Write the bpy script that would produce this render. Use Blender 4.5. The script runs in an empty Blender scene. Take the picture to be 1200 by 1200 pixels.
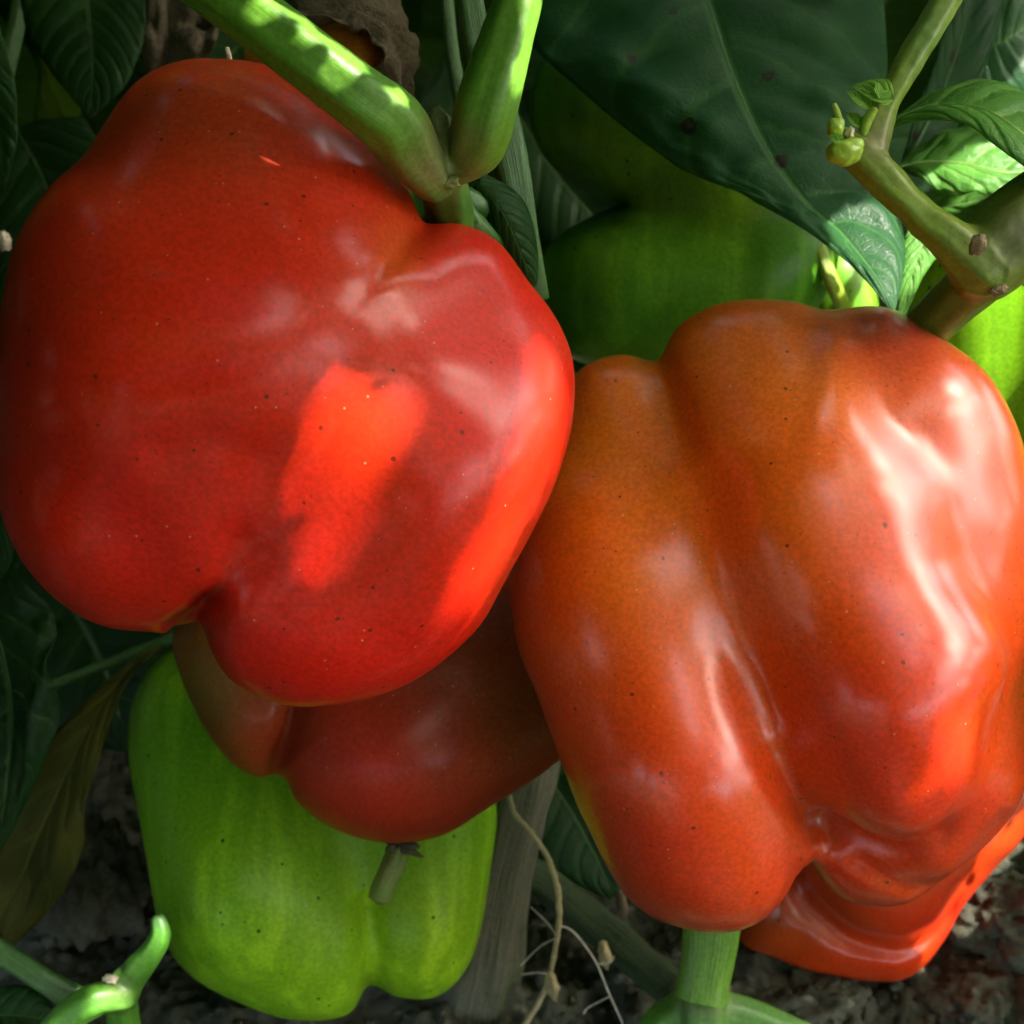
import bpy, math, random
import numpy as np
from mathutils import Vector, Matrix
from mathutils.bvhtree import BVHTree

random.seed(7); RNG = np.random.default_rng(11)
SC = bpy.context.scene; COL = SC.collection
R = math.radians

# ------------------------------------------------------------------ camera
PITCH = R(35); CAMH = 0.39; TAN = 0.36
CP = np.array([0, 0, CAMH]); RI = np.array([1., 0, 0])
UP = np.array([0, math.sin(PITCH), math.cos(PITCH)]); FW = np.array([0, math.cos(PITCH), -math.sin(PITCH)])
cd = bpy.data.cameras.new('camera'); cam = bpy.data.objects.new('camera', cd); COL.objects.link(cam)
cam.location = CP; cam.rotation_euler = (R(90) - PITCH, 0, 0)
cd.lens = 50; cd.sensor_width = 36; cd.clip_start = 0.01; cd.clip_end = 200
cd.dof.use_dof = True; cd.dof.focus_distance = 0.29; cd.dof.aperture_fstop = 26
SC.camera = cam
# ------------------------------------------------------------------ light
SUN = (RI * .62 + UP * .60 - FW * .50); SUN /= np.linalg.norm(SUN)
EL = math.asin(SUN[2]); AZ = math.atan2(SUN[0], SUN[1])
w = bpy.data.worlds.new('World'); SC.world = w; w.use_nodes = True
nt = w.node_tree; sky = nt.nodes.new('ShaderNodeTexSky'); sky.sky_type = 'NISHITA'
sky.sun_disc = False; sky.sun_elevation = EL; sky.sun_rotation = AZ
sky.air_density = 1.0; sky.dust_density = 6.0; sky.ozone_density = 0.4
nt.links.new(sky.outputs[0], nt.nodes['Background'].inputs[0])
nt.nodes['Background'].inputs[1].default_value = 0.15
ld = bpy.data.lights.new('sun', 'SUN'); ld.energy = 2.6; ld.angle = R(0.53); ld.color = (1, .95, .84)
lo = bpy.data.objects.new('sun', ld); COL.objects.link(lo)
lo.rotation_euler = Vector(SUN).to_track_quat('Z', 'Y').to_euler(); lo.location = SUN * 3
SC.view_settings.view_transform = 'Standard'; SC.view_settings.look = 'None'
SC.view_settings.exposure = 3.0; SC.view_settings.gamma = 1
SC.render.engine = 'CYCLES'
SC.cycles.use_denoising = True; SC.cycles.max_bounces = 8; SC.cycles.caustics_reflective = False
SC.cycles.sample_clamp_indirect = 6

# ------------------------------------------------------------------ helpers
def P(px, py, d):
    return CP + FW * d + RI * ((px - 600) / 600 * TAN * d) - UP * ((py - 600) / 600 * TAN * d)
def PX(d): return TAN * d / 600            # metres per photo pixel at depth d
def proj(V):
    q = V - CP; d = q @ FW
    return 600 + (q @ RI) / d / TAN * 600, 600 - (q @ UP) / d / TAN * 600, d

MATS = {}
def mesh_obj(name, V, F, mat, parent=None, uv=None, col=None, smooth=True):
    me = bpy.data.meshes.new(name)
    if isinstance(F, np.ndarray) and F.ndim == 2:
        n = F.shape[1]; me.vertices.add(len(V)); me.vertices.foreach_set('co', np.asarray(V, np.float32).ravel())
        me.loops.add(F.size); me.loops.foreach_set('vertex_index', F.astype(np.int32).ravel())
        me.polygons.add(len(F)); me.polygons.foreach_set('loop_start', np.arange(0, F.size, n, dtype=np.int32))
        me.update(calc_edges=True)
    else:
        me.from_pydata([tuple(v) for v in V], [], [tuple(f) for f in F]); me.update()
    if uv is not None:
        l = me.uv_layers.new(name='UVMap'); idx = np.empty(len(me.loops), np.int32); me.loops.foreach_get('vertex_index', idx)
        l.data.foreach_set('uv', np.asarray(uv, np.float32)[idx].ravel())
    if col is not None:
        a = me.color_attributes.new('Col', 'FLOAT_COLOR', 'POINT')
        c = np.ones((len(V), 4), np.float32); c[:, :3] = col; a.data.foreach_set('color', c.ravel())
    if smooth: me.polygons.foreach_set('use_smooth', np.ones(len(me.polygons), bool))
    if mat: me.materials.append(mat)
    o = bpy.data.objects.new(name, me); COL.objects.link(o)
    if parent: attach(o, parent)
    return o
def attach(o, parent):
    o.parent = parent; o.matrix_parent_inverse = parent.matrix_basis.inverted()
def tag(o, label=None, cat=None, group=None, kind=None):
    if label: o['label'] = label
    if cat: o['category'] = cat
    if group: o['group'] = group
    if kind: o['kind'] = kind
    return o
def thing(name, label, cat, loc, group=None):
    o = bpy.data.objects.new(name, None); COL.objects.link(o); o.location = loc; o.empty_display_size = .01
    return tag(o, label, cat, group)

def _hash(ix, iy, iz):
    n = (ix * 374761393 + iy * 668265263 + iz * 2147483647 * 3 + 1013) & 0xffffffff
    n = ((n ^ (n >> 13)) * 1274126177) & 0xffffffff
    return ((n ^ (n >> 16)) & 0xffff) / 65535.0
def vnoise(X, Y, Z=None):
    Z = np.zeros_like(X) if Z is None else Z
    ix, iy, iz = [np.floor(a).astype(np.int64) for a in (X, Y, Z)]
    f = [a - np.floor(a) for a in (X, Y, Z)]; u = [t * t * (3 - 2 * t) for t in f]; r = 0
    for dx in (0, 1):
        for dy in (0, 1):
            for dz in (0, 1):
                wgt = (u[0] if dx else 1 - u[0]) * (u[1] if dy else 1 - u[1]) * (u[2] if dz else 1 - u[2])
                r = r + wgt * _hash(ix + dx, iy + dy, iz + dz)
    return r * 2 - 1
def fbm(X, Y, Z=None, o=4, g=.5):
    r = 0; a = 1; Z = np.zeros_like(X) if Z is None else Z
    for k in range(o):
        r = r + a * vnoise(X * 2 ** k + 17 * k, Y * 2 ** k + 5 * k, Z * 2 ** k); a *= g
    return r
def catmull(pts, n, closed=False):
    p = np.asarray(pts, float); m = len(p)
    if m == 2 and not closed: return p[0] + (p[1] - p[0]) * np.linspace(0, 1, n)[:, None]
    t = np.linspace(0, m if closed else m - 1, n, endpoint=not closed)
    i = np.minimum(np.floor(t).astype(int), m - 1 if closed else m - 2); f = (t - i)[:, None]
    g = (lambda k: p[k % m]) if closed else (lambda k: p[np.clip(k, 0, m - 1)])
    a, b, c, d = g(i - 1), g(i), g(i + 1), g(i + 2)
    return .5 * (2 * b + (c - a) * f + (2 * a - 5 * b + 4 * c - d) * f ** 2 + (3 * b - a - 3 * c + d) * f ** 3)
def inside(px, py, poly):
    p = np.asarray(poly, float); r = np.zeros(np.shape(px), bool); j = len(p) - 1
    for i in range(len(p)):
        xi, yi = p[i]; xj, yj = p[j]
        with np.errstate(divide='ignore', invalid='ignore'):
            c = ((yi > py) != (yj > py)) & (px < (xj - xi) * (py - yi) / (yj - yi + 1e-12) + xi)
        r ^= c; j = i
    return r

# ------------------------------------------------------------------ materials
class NT:
    def __init__(s, name):
        s.m = bpy.data.materials.new(name); s.m.use_nodes = True; s.t = s.m.node_tree
        s.b = s.t.nodes['Principled BSDF']; s.out = s.t.nodes['Material Output']
    def n(s, typ, **kw):
        o = s.t.nodes.new('ShaderNode' + typ)
        for k, v in kw.items():
            if k.startswith('i_'):
                key = k[2:]; key = int(key) if key.isdigit() else key.replace('_', ' ')
                s.set(o.inputs[key], v)
            else: setattr(o, k, v)
        return o
    def set(s, sock, v):
        if isinstance(v, bpy.types.NodeSocket): s.t.links.new(v, sock)
        elif isinstance(v, bpy.types.Node): s.t.links.new(v.outputs[0], sock)
        else: sock.default_value = v
    def math(s, op, a, b=0.0, c=0.0):
        o = s.n('Math', operation=op); s.set(o.inputs[0], a); s.set(o.inputs[1], b); s.set(o.inputs[2], c); return o.outputs[0]
    def ramp(s, v, lo, hi, a=0., b=1.):
        o = s.n('MapRange', interpolation_type='SMOOTHSTEP')
        for k, x in enumerate((v, lo, hi, a, b)): s.set(o.inputs[k], x)
        return o.outputs[0]
    def mix(s, f, a, b, mode='MIX'):
        o = s.n('MixRGB', blend_type=mode)
        for k, x in enumerate((f, a, b)): s.set(o.inputs[k], x)
        return o.outputs[0]
    def noise(s, vec, scale, detail=3, rough=.5):
        o = s.n('TexNoise'); s.set(o.inputs['Vector'], vec); o.inputs['Scale'].default_value = scale
        o.inputs['Detail'].default_value = detail; o.inputs['Roughness'].default_value = rough; return o.outputs[0]
    def mapping(s, vec, sc, loc=(0, 0, 0), rot=(0, 0, 0)):
        o = s.n('Mapping'); s.set(o.inputs[0], vec); o.inputs['Scale'].default_value = sc; o.inputs['Location'].default_value = loc
        o.inputs['Rotation'].default_value = rot; return o.outputs[0]
    def bump(s, h, strength=.2, dist=.001):
        o = s.n('Bump'); o.inputs['Strength'].default_value = strength; o.inputs['Distance'].default_value = dist
        s.set(o.inputs['Height'], h); return o.outputs[0]
def rgb(*c): return (*c, 1)

def pepper_mat(name, rough=.34, coat=.5, coat_r=.12, speck=(.02, .008, .004), speck_amt=.7, speck_r=.15, sss=.12, sss_col=(1, .15, .05), streak=0., tint=(.5, .02, .01), seed=0):
    m = NT(name); oc = m.n('TexCoord').outputs['Object']
    c = m.n('VertexColor', layer_name='Col').outputs[0]
    big = m.noise(m.mapping(oc, (1, 1, 1), (seed, 0, 0)), 38, 4)
    c = m.mix(m.ramp(big, .35, .75, 0, .45), c, m.mix(1.0, c, rgb(*tint), 'MIX'))
    fine = m.noise(oc, 900, 3, .6)
    c = m.mix(1.0, c, m.mix(m.ramp(fine, .3, .7), rgb(.82, .82, .82), rgb(1.12, 1.12, 1.12)), 'MULTIPLY')
    if streak:
        st = m.noise(m.mapping(oc, (150, 14, 150), (seed, 0, 0)), 1, 3)
        c = m.mix(m.ramp(st, .42, .7, 0, streak), c, m.mix(1., c, rgb(1.7, 1.5, 1.7), 'MULTIPLY'))
    # sparse specks: a cell's random value chooses which cells hold one
    v = m.n('TexVoronoi', feature='F1'); m.set(v.inputs['Vector'], m.mapping(oc, (1, 1, 1), (seed * .3, seed * .1, 0)))
    v.inputs['Scale'].default_value = 300
    sepc = m.n('SeparateColor'); m.set(sepc.inputs[0], v.outputs['Color'])
    rad = m.math('MULTIPLY', m.ramp(sepc.outputs[0], .62, 1., 0, speck_r), 1.0)
    near = m.math('LESS_THAN', m.math('ADD', v.outputs['Distance'], m.math('MULTIPLY', m.math('SUBTRACT', fine, .5), .12)), rad)
    c = m.mix(m.math('MULTIPLY', near, speck_amt), c, rgb(*speck))
    v2 = m.n('TexVoronoi', feature='F1'); m.set(v2.inputs['Vector'], oc); v2.inputs['Scale'].default_value = 620
    s2 = m.n('SeparateColor'); m.set(s2.inputs[0], v2.outputs['Color'])
    c = m.mix(m.math('MULTIPLY', m.math('LESS_THAN', v2.outputs['Distance'], m.ramp(s2.outputs[1], .55, 1., 0, .2)), .5), c, m.mix(1., c, rgb(.35, .3, .3), 'MULTIPLY'))
    v3 = m.n('TexVoronoi', feature='F1'); m.set(v3.inputs['Vector'], m.mapping(oc, (1, 1, 1), (.3, .7, .1))); v3.inputs['Scale'].default_value = 480
    s3 = m.n('SeparateColor'); m.set(s3.inputs[0], v3.outputs['Color'])
    c = m.mix(m.math('MULTIPLY', m.math('LESS_THAN', v3.outputs['Distance'], m.ramp(s3.outputs[1], .7, 1., 0, .13)), .35), c, rgb(.5, .38, .22))
    m.set(m.b.inputs['Base Color'], c)
    m.b.inputs['Subsurface Weight'].default_value = sss; m.b.inputs['Subsurface Radius'].default_value = sss_col
    m.b.inputs['Subsurface Scale'].default_value = .006
    rn = m.noise(oc, 60, 4); m.set(m.b.inputs['Roughness'], m.ramp(rn, .3, .7, rough - .05, rough + .08))
    m.b.inputs['Specular IOR Level'].default_value = .1
    m.b.inputs['Coat Weight'].default_value = coat; m.b.inputs['Coat Roughness'].default_value = coat_r; m.b.inputs['Coat IOR'].default_value = 1.55
    h = m.math('ADD', m.math('MULTIPLY', m.noise(oc, 120, 3), .6), m.math('MULTIPLY', fine, .06))
    b = m.bump(h, .05, .001); m.set(m.b.inputs['Normal'], b); m.set(m.b.inputs['Coat Normal'], m.bump(m.math('ADD', m.noise(oc, 70, 2), m.math('MULTIPLY', fine, .05)), .04, .001))
    return m.m

def leaf_mat(name, c1, c2, vein, trans=(.25, .5, .03), tw=.3, rough=.42, nveins=8., spots=0., spot_col=(.05, .035, .015), bumpy=.5, speck_bright=0.):
    m = NT(name); uv = m.n('TexCoord').outputs['UV']; oc = m.n('TexCoord').outputs['Object']
    sp = m.n('SeparateXYZ'); m.set(sp.inputs[0], uv)
    u = m.math('SUBTRACT', m.math('MULTIPLY', sp.outputs[0], 2.), 1.); au = m.math('ABSOLUTE', u); v = sp.outputs[1]
    wob = m.math('MULTIPLY', m.math('SUBTRACT', m.noise(oc, 60, 2), .5), .5)
    side = m.math('MULTIPLY', m.math('SIGN', u), .23)
    t = m.math('ADD', m.math('ADD', m.math('SUBTRACT', m.math('MULTIPLY', v, nveins), m.math('MULTIPLY', m.math('POWER', au, 1.25), 2.1)), wob), side)
    f = m.math('FRACT', m.math('ADD', t, 20.)); dv = m.math('MINIMUM', f, m.math('SUBTRACT', 1., f))
    lat = m.ramp(dv, .015, .07, 1., 0.); latw = m.ramp(dv, .0, .3, 1., 0.)
    mid = m.ramp(au, .012, .05, 1., 0.)
    vv = m.n('TexVoronoi', feature='DISTANCE_TO_EDGE'); m.set(vv.inputs['Vector'], oc); vv.inputs['Scale'].default_value = 420
    net = m.ramp(vv.outputs['Distance'], .0, .12, 1., 0.)
    big = m.noise(oc, 45, 4)
    c = m.mix(m.ramp(big, .3, .7), rgb(*c1), rgb(*c2))
    c = m.mix(m.math('MULTIPLY', net, .18), c, rgb(*vein))
    c = m.mix(m.math('MULTIPLY', lat, .45), c, rgb(*vein)); c = m.mix(m.math('MULTIPLY', mid, .8), c, rgb(*vein))
    if spots:
        vs = m.n('TexVoronoi', feature='F1'); m.set(vs.inputs['Vector'], oc); vs.inputs['Scale'].default_value = 85
        ss = m.n('SeparateColor'); m.set(ss.inputs[0], vs.outputs['Color'])
        ds = m.math('ADD', vs.outputs['Distance'], m.math('MULTIPLY', m.math('SUBTRACT', m.noise(oc, 420, 4, .7), .5), .35))
        rs = m.ramp(ss.outputs[0], 1 - spots, 1., -.1, .19); c = m.mix(m.math('LESS_THAN', ds, rs), c, rgb(*spot_col))
        c = m.mix(m.math('LESS_THAN', ds, m.math('SUBTRACT', m.math('MULTIPLY', rs, .8), .07)), c, rgb(*[x * 4 for x in spot_col]))
    m.set(m.b.inputs['Base Color'], c)
    rn = m.noise(oc, 1500, 2); m.set(m.b.inputs['Roughness'], m.ramp(rn, .3, .7, rough - .1, rough + .15))
    m.b.inputs['Specular IOR Level'].default_value = .14
    h = m.math('SUBTRACT', m.math('MULTIPLY', m.noise(oc, 700, 3, .6), .25), m.math('ADD', m.math('MULTIPLY', latw, .8), m.math('ADD', m.math('MULTIPLY', net, .12), m.math('MULTIPLY', mid, .8))))
    b = m.bump(h, bumpy, .001); m.set(m.b.inputs['Normal'], b)
    tr = m.n('BsdfTranslucent'); m.set(tr.inputs[0], m.mix(.75, c, rgb(*trans))); m.set(tr.inputs[1], b)
    mx = m.n('MixShader'); mx.inputs[0].default_value = tw
    m.set(mx.inputs[1], m.b.outputs[0]); m.set(mx.inputs[2], tr.outputs[0]); m.t.links.new(mx.outputs[0], m.out.inputs[0])
    return m.m

def stem_mat(name, c1, c2, c3=None, rough=.38, scars=0., fibre=.5, coat=.25):
    m = NT(name); oc = m.n('TexCoord').outputs['Object']; uv = m.n('TexCoord').outputs['UV']
    st = m.noise(m.mapping(uv, (26, 1.6, 1)), 1.6, 4)
    if c1: c = m.mix(m.ramp(st, .35, .65), rgb(*c1), rgb(*c2))
    else:
        vc = m.n('VertexColor', layer_name='Col').outputs[0]
        c = m.mix(m.ramp(st, .35, .65), m.mix(1., vc, rgb(.9, .91, .9), 'MULTIPLY'), m.mix(1., vc, rgb(1.09, 1.08, 1.08), 'MULTIPLY'))
        c = m.mix(m.ramp(m.noise(oc, 260, 4, .65), .60, .72, 0, .5), c, m.mix(1., c, rgb(.8, .5, .5), 'MULTIPLY'))
    if c3: c = m.mix(m.ramp(m.noise(oc, 55, 4), .5, .68), c, rgb(*c3))
    if scars:
        s = m.noise(oc, 160, 4, .7); c = m.mix(m.ramp(s, .68 - scars * .1, .74 - scars * .1), c, rgb(.09, .06, .03))
    c = m.mix(1., c, m.mix(m.ramp(m.noise(oc, 900, 2), .3, .7), rgb(.85, .85, .85), rgb(1.15, 1.15, 1.1)), 'MULTIPLY')
    m.set(m.b.inputs['Base Color'], c); m.b.inputs['Roughness'].default_value = rough
    m.b.inputs['Coat Weight'].default_value = coat; m.b.inputs['Coat Roughness'].default_value = .25
    m.b.inputs['Subsurface Weight'].default_value = .15; m.b.inputs['Subsurface Radius'].default_value = (.4, 1, .1); m.b.inputs['Subsurface Scale'].default_value = .003
    h = m.math('ADD', m.math('MULTIPLY', st, 1.), m.math('MULTIPLY', m.noise(oc, 500, 3, .6), .4))
    m.set(m.b.inputs['Normal'], m.bump(h, fibre, .0012)); return m.m

def rough_mat(name, c1, c2, scale=60, scale2=700, rough=.95, bump=.6, c3=None):
    m = NT(name); oc = m.n('TexCoord').outputs['Object']
    a = m.noise(oc, scale, 6, .65); b = m.noise(oc, scale2, 4, .7)
    c = m.mix(m.ramp(a, .3, .7), rgb(*c1), rgb(*c2)); c = m.mix(m.ramp(b, .35, .75, 0, .5), c, rgb(*[x * 1.5 for x in c2]))
    if c3: c = m.mix(m.ramp(m.noise(oc, scale * 3, 3), .6, .72), c, rgb(*c3))
    m.set(m.b.inputs['Base Color'], c); m.b.inputs['Roughness'].default_value = rough
    m.b.inputs['Specular IOR Level'].default_value = .2
    m.set(m.b.inputs['Normal'], m.bump(m.math('ADD', a, m.math('MULTIPLY', b, .5)), bump, .002)); return m.m

M = dict(
    red=pepper_mat('skin_red', rough=.42, coat=.45, coat_r=.22, tint=(.45, .018, .004), seed=1.3),
    orange=pepper_mat('skin_orange_red', rough=.4, coat=.95, coat_r=.25, tint=(.54, .06, .003), seed=4.1),
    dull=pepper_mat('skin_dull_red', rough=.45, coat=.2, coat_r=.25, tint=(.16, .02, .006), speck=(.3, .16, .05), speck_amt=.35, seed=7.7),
    green=pepper_mat('skin_green', rough=.45, coat=.15, coat_r=.3, tint=(.15, .32, .009), speck=(.01, .012, .004), speck_amt=.9, speck_r=.19, sss_col=(.4, 1, .1), streak=.75, seed=2.9),
    leaf=leaf_mat('leaf_green', (.012, .045, .014), (.018, .06, .014), (.06, .13, .03)),
    leaf_bud=leaf_mat('leaf_young', (.13, .30, .03), (.18, .38, .04), (.3, .45, .1), nveins=4),
    leaf_top=leaf_mat('leaf_dark_spotted', (.008, .044, .014), (.011, .058, .014), (.035, .11, .025), spots=.95, spot_col=(.008, .006, .004), nveins=7, bumpy=.35, rough=.45, tw=.2),
    leaf_lit=leaf_mat('leaf_fresh_lit', (.05, .16, .025), (.07, .21, .03), (.2, .34, .08), nveins=6),  # fresh green brightened so the colour carries some of the sunlight
    leaf_yellow=leaf_mat('leaf_yellowing', (.035, .045, .008), (.085, .08, .012), (.1, .11, .02), spots=.9, spot_col=(.012, .01, .006), trans=(.4, .35, .02), rough=.6),
    leaf_dark=leaf_mat('leaf_shade', (.006, .026, .008), (.009, .034, .008), (.05, .1, .03), tw=.2),  # darkened copy of the leaf green, deep shade put into the colour
    stem=stem_mat('stem_green', (.07, .19, .012), (.12, .27, .02), rough=.4),
    stem_dark=stem_mat('stem_dark_green', (.03, .10, .02), (.05, .15, .025), rough=.45),
    stem_joint=stem_mat('stem_joint', (.12, .15, .03), (.15, .15, .05), (.17, .14, .07), scars=.5, rough=.6, coat=0, fibre=.8),
    branch=stem_mat('branch_olive', (.10, .16, .015), (.14, .19, .02), (.12, .11, .025), scars=.15, rough=.45),
    brown=stem_mat('branch_brown', (.085, .095, .02), (.11, .10, .03), (.13, .10, .04), scars=.7, rough=.6, coat=0, fibre=.8),
    wood=stem_mat('stem_woody', (.055, .06, .035), (.09, .085, .06), (.03, .05, .015), scars=.4, rough=.9, coat=0, fibre=1.4),
    fork=stem_mat('stem_blended', None, None, rough=.48, fibre=.07, coat=.06),
    bud=stem_mat('bud_yellow_green', (.25, .40, .03), (.35, .5, .05), rough=.4),
    mossy=stem_mat('stem_mossy', (.016, .035, .010), (.03, .055, .016), rough=.9, coat=0, fibre=.8),
    dry=rough_mat('dry_leaf', (.05, .038, .022), (.12, .095, .06), 90, 800, .9, .8),
    pale=rough_mat('dry_petal', (.55, .45, .35), (.7, .62, .5), 200, 900, .8, .3),
    rootlet=rough_mat('pale_rootlet', (.35, .33, .27), (.5, .48, .4), 200, 900, .8, .3),
    root=rough_mat('dry_root', (.22, .18, .09), (.32, .27, .15), 200, 900, .8, .5),
    soil=rough_mat('soil', (.025, .027, .018), (.054, .056, .039), 55, 500, .97, 1.0, c3=(.10, .105, .08)),
    corky=rough_mat('scar_cork', (.12, .085, .05), (.2, .15, .09), 300, 900, .9, .8),
)

# ------------------------------------------------------------------ solid from a distance field
def surface_nets(f, org, h):
    s = f < 0; n = np.array(f.shape) - 1
    c8 = sum(s[i:i + n[0], j:j + n[1], k:k + n[2]].astype(np.int8) for i in (0, 1) for j in (0, 1) for k in (0, 1))
    act = (c8 > 0) & (c8 < 8); I, J, K = np.nonzero(act); idx = np.full(act.shape, -1, np.int32); idx[I, J, K] = np.arange(len(I))
    acc = np.zeros((len(I), 3)); cnt = np.zeros(len(I)); base = np.stack([I, J, K], 1)
    for ax in range(3):
        o1, o2 = [a for a in range(3) if a != ax]
        for p in (0, 1):
            for q in (0, 1):
                off = np.zeros(3, int); off[o1] = p; off[o2] = q; off2 = off.copy(); off2[ax] = 1
                A = f[tuple((base + off).T)]; B = f[tuple((base + off2).T)]; m = (A < 0) != (B < 0)
                t = np.where(m, A / np.where(m, A - B, 1), 0); pos = base + off + np.eye(3)[ax] * t[:, None]
                acc += pos * m[:, None]; cnt += m
    V = acc / cnt[:, None] * h + org; F = []
    for ax in range(3):
        o1, o2 = [(1, 2), (2, 0), (0, 1)][ax]
        sl = [slice(None)] * 3; sl[ax] = slice(0, n[ax]); A = s[tuple(sl)]
        sl[ax] = slice(1, n[ax] + 1); B = s[tuple(sl)]
        E = np.argwhere(A != B); E = E[(E[:, o1] > 0) & (E[:, o2] > 0) & (E[:, o1] < n[o1]) & (E[:, o2] < n[o2])]
        e1 = np.zeros(3, int); e1[o1] = 1; e2 = np.zeros(3, int); e2[o2] = 1
        q = np.stack([idx[tuple((E - e1 - e2).T)], idx[tuple((E - e2).T)], idx[tuple(E.T)], idx[tuple((E - e1).T)]], 1)
        flip = ~A[tuple(E.T)]; q[flip] = q[flip][:, ::-1]; F.append(q)
    return V, np.concatenate(F)
def relax(V, F, it=4, lam=.5, mu=-.52):
    E = np.concatenate([F[:, [0, 1]], F[:, [1, 2]], F[:, [2, 3]], F[:, [3, 0]]]); n = len(V)
    deg = np.bincount(E[:, 0], minlength=n) + np.bincount(E[:, 1], minlength=n)
    for k in range(it * 2):
        a = np.stack([np.bincount(E[:, 0], V[E[:, 1], x], n) + np.bincount(E[:, 1], V[E[:, 0], x], n) for x in range(3)], 1) / deg[:, None]
        V = V + (lam if k % 2 == 0 else mu) * (a - V)
    return V
def lobe_sdf(X, Y, Z, nodes):
    d = None
    if len(nodes) == 1: nodes = nodes * 2
    for a, b in zip(nodes[:-1], nodes[1:]):
        ab = [b[i] - a[i] for i in range(3)]; L = sum(x * x for x in ab) + 1e-6
        t = np.clip(((X - a[0]) * ab[0] + (Y - a[1]) * ab[1] + (Z - a[2]) * ab[2]) / L, 0, 1)
        t = t.astype(np.float32)
        q = np.sqrt((X - a[0] - ab[0] * t) ** 2 + (Y - a[1] - ab[1] * t) ** 2 + (Z - a[2] - ab[2] * t) ** 2) - (a[3] + (b[3] - a[3]) * t)
        d = q if d is None else smin(d, q, 40)
    return d
def smin(a, b, k):
    h = np.clip(.5 + .5 * (b - a) / k, 0, 1); return b * (1 - h) + a * h - k * h * (1 - h)

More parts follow.
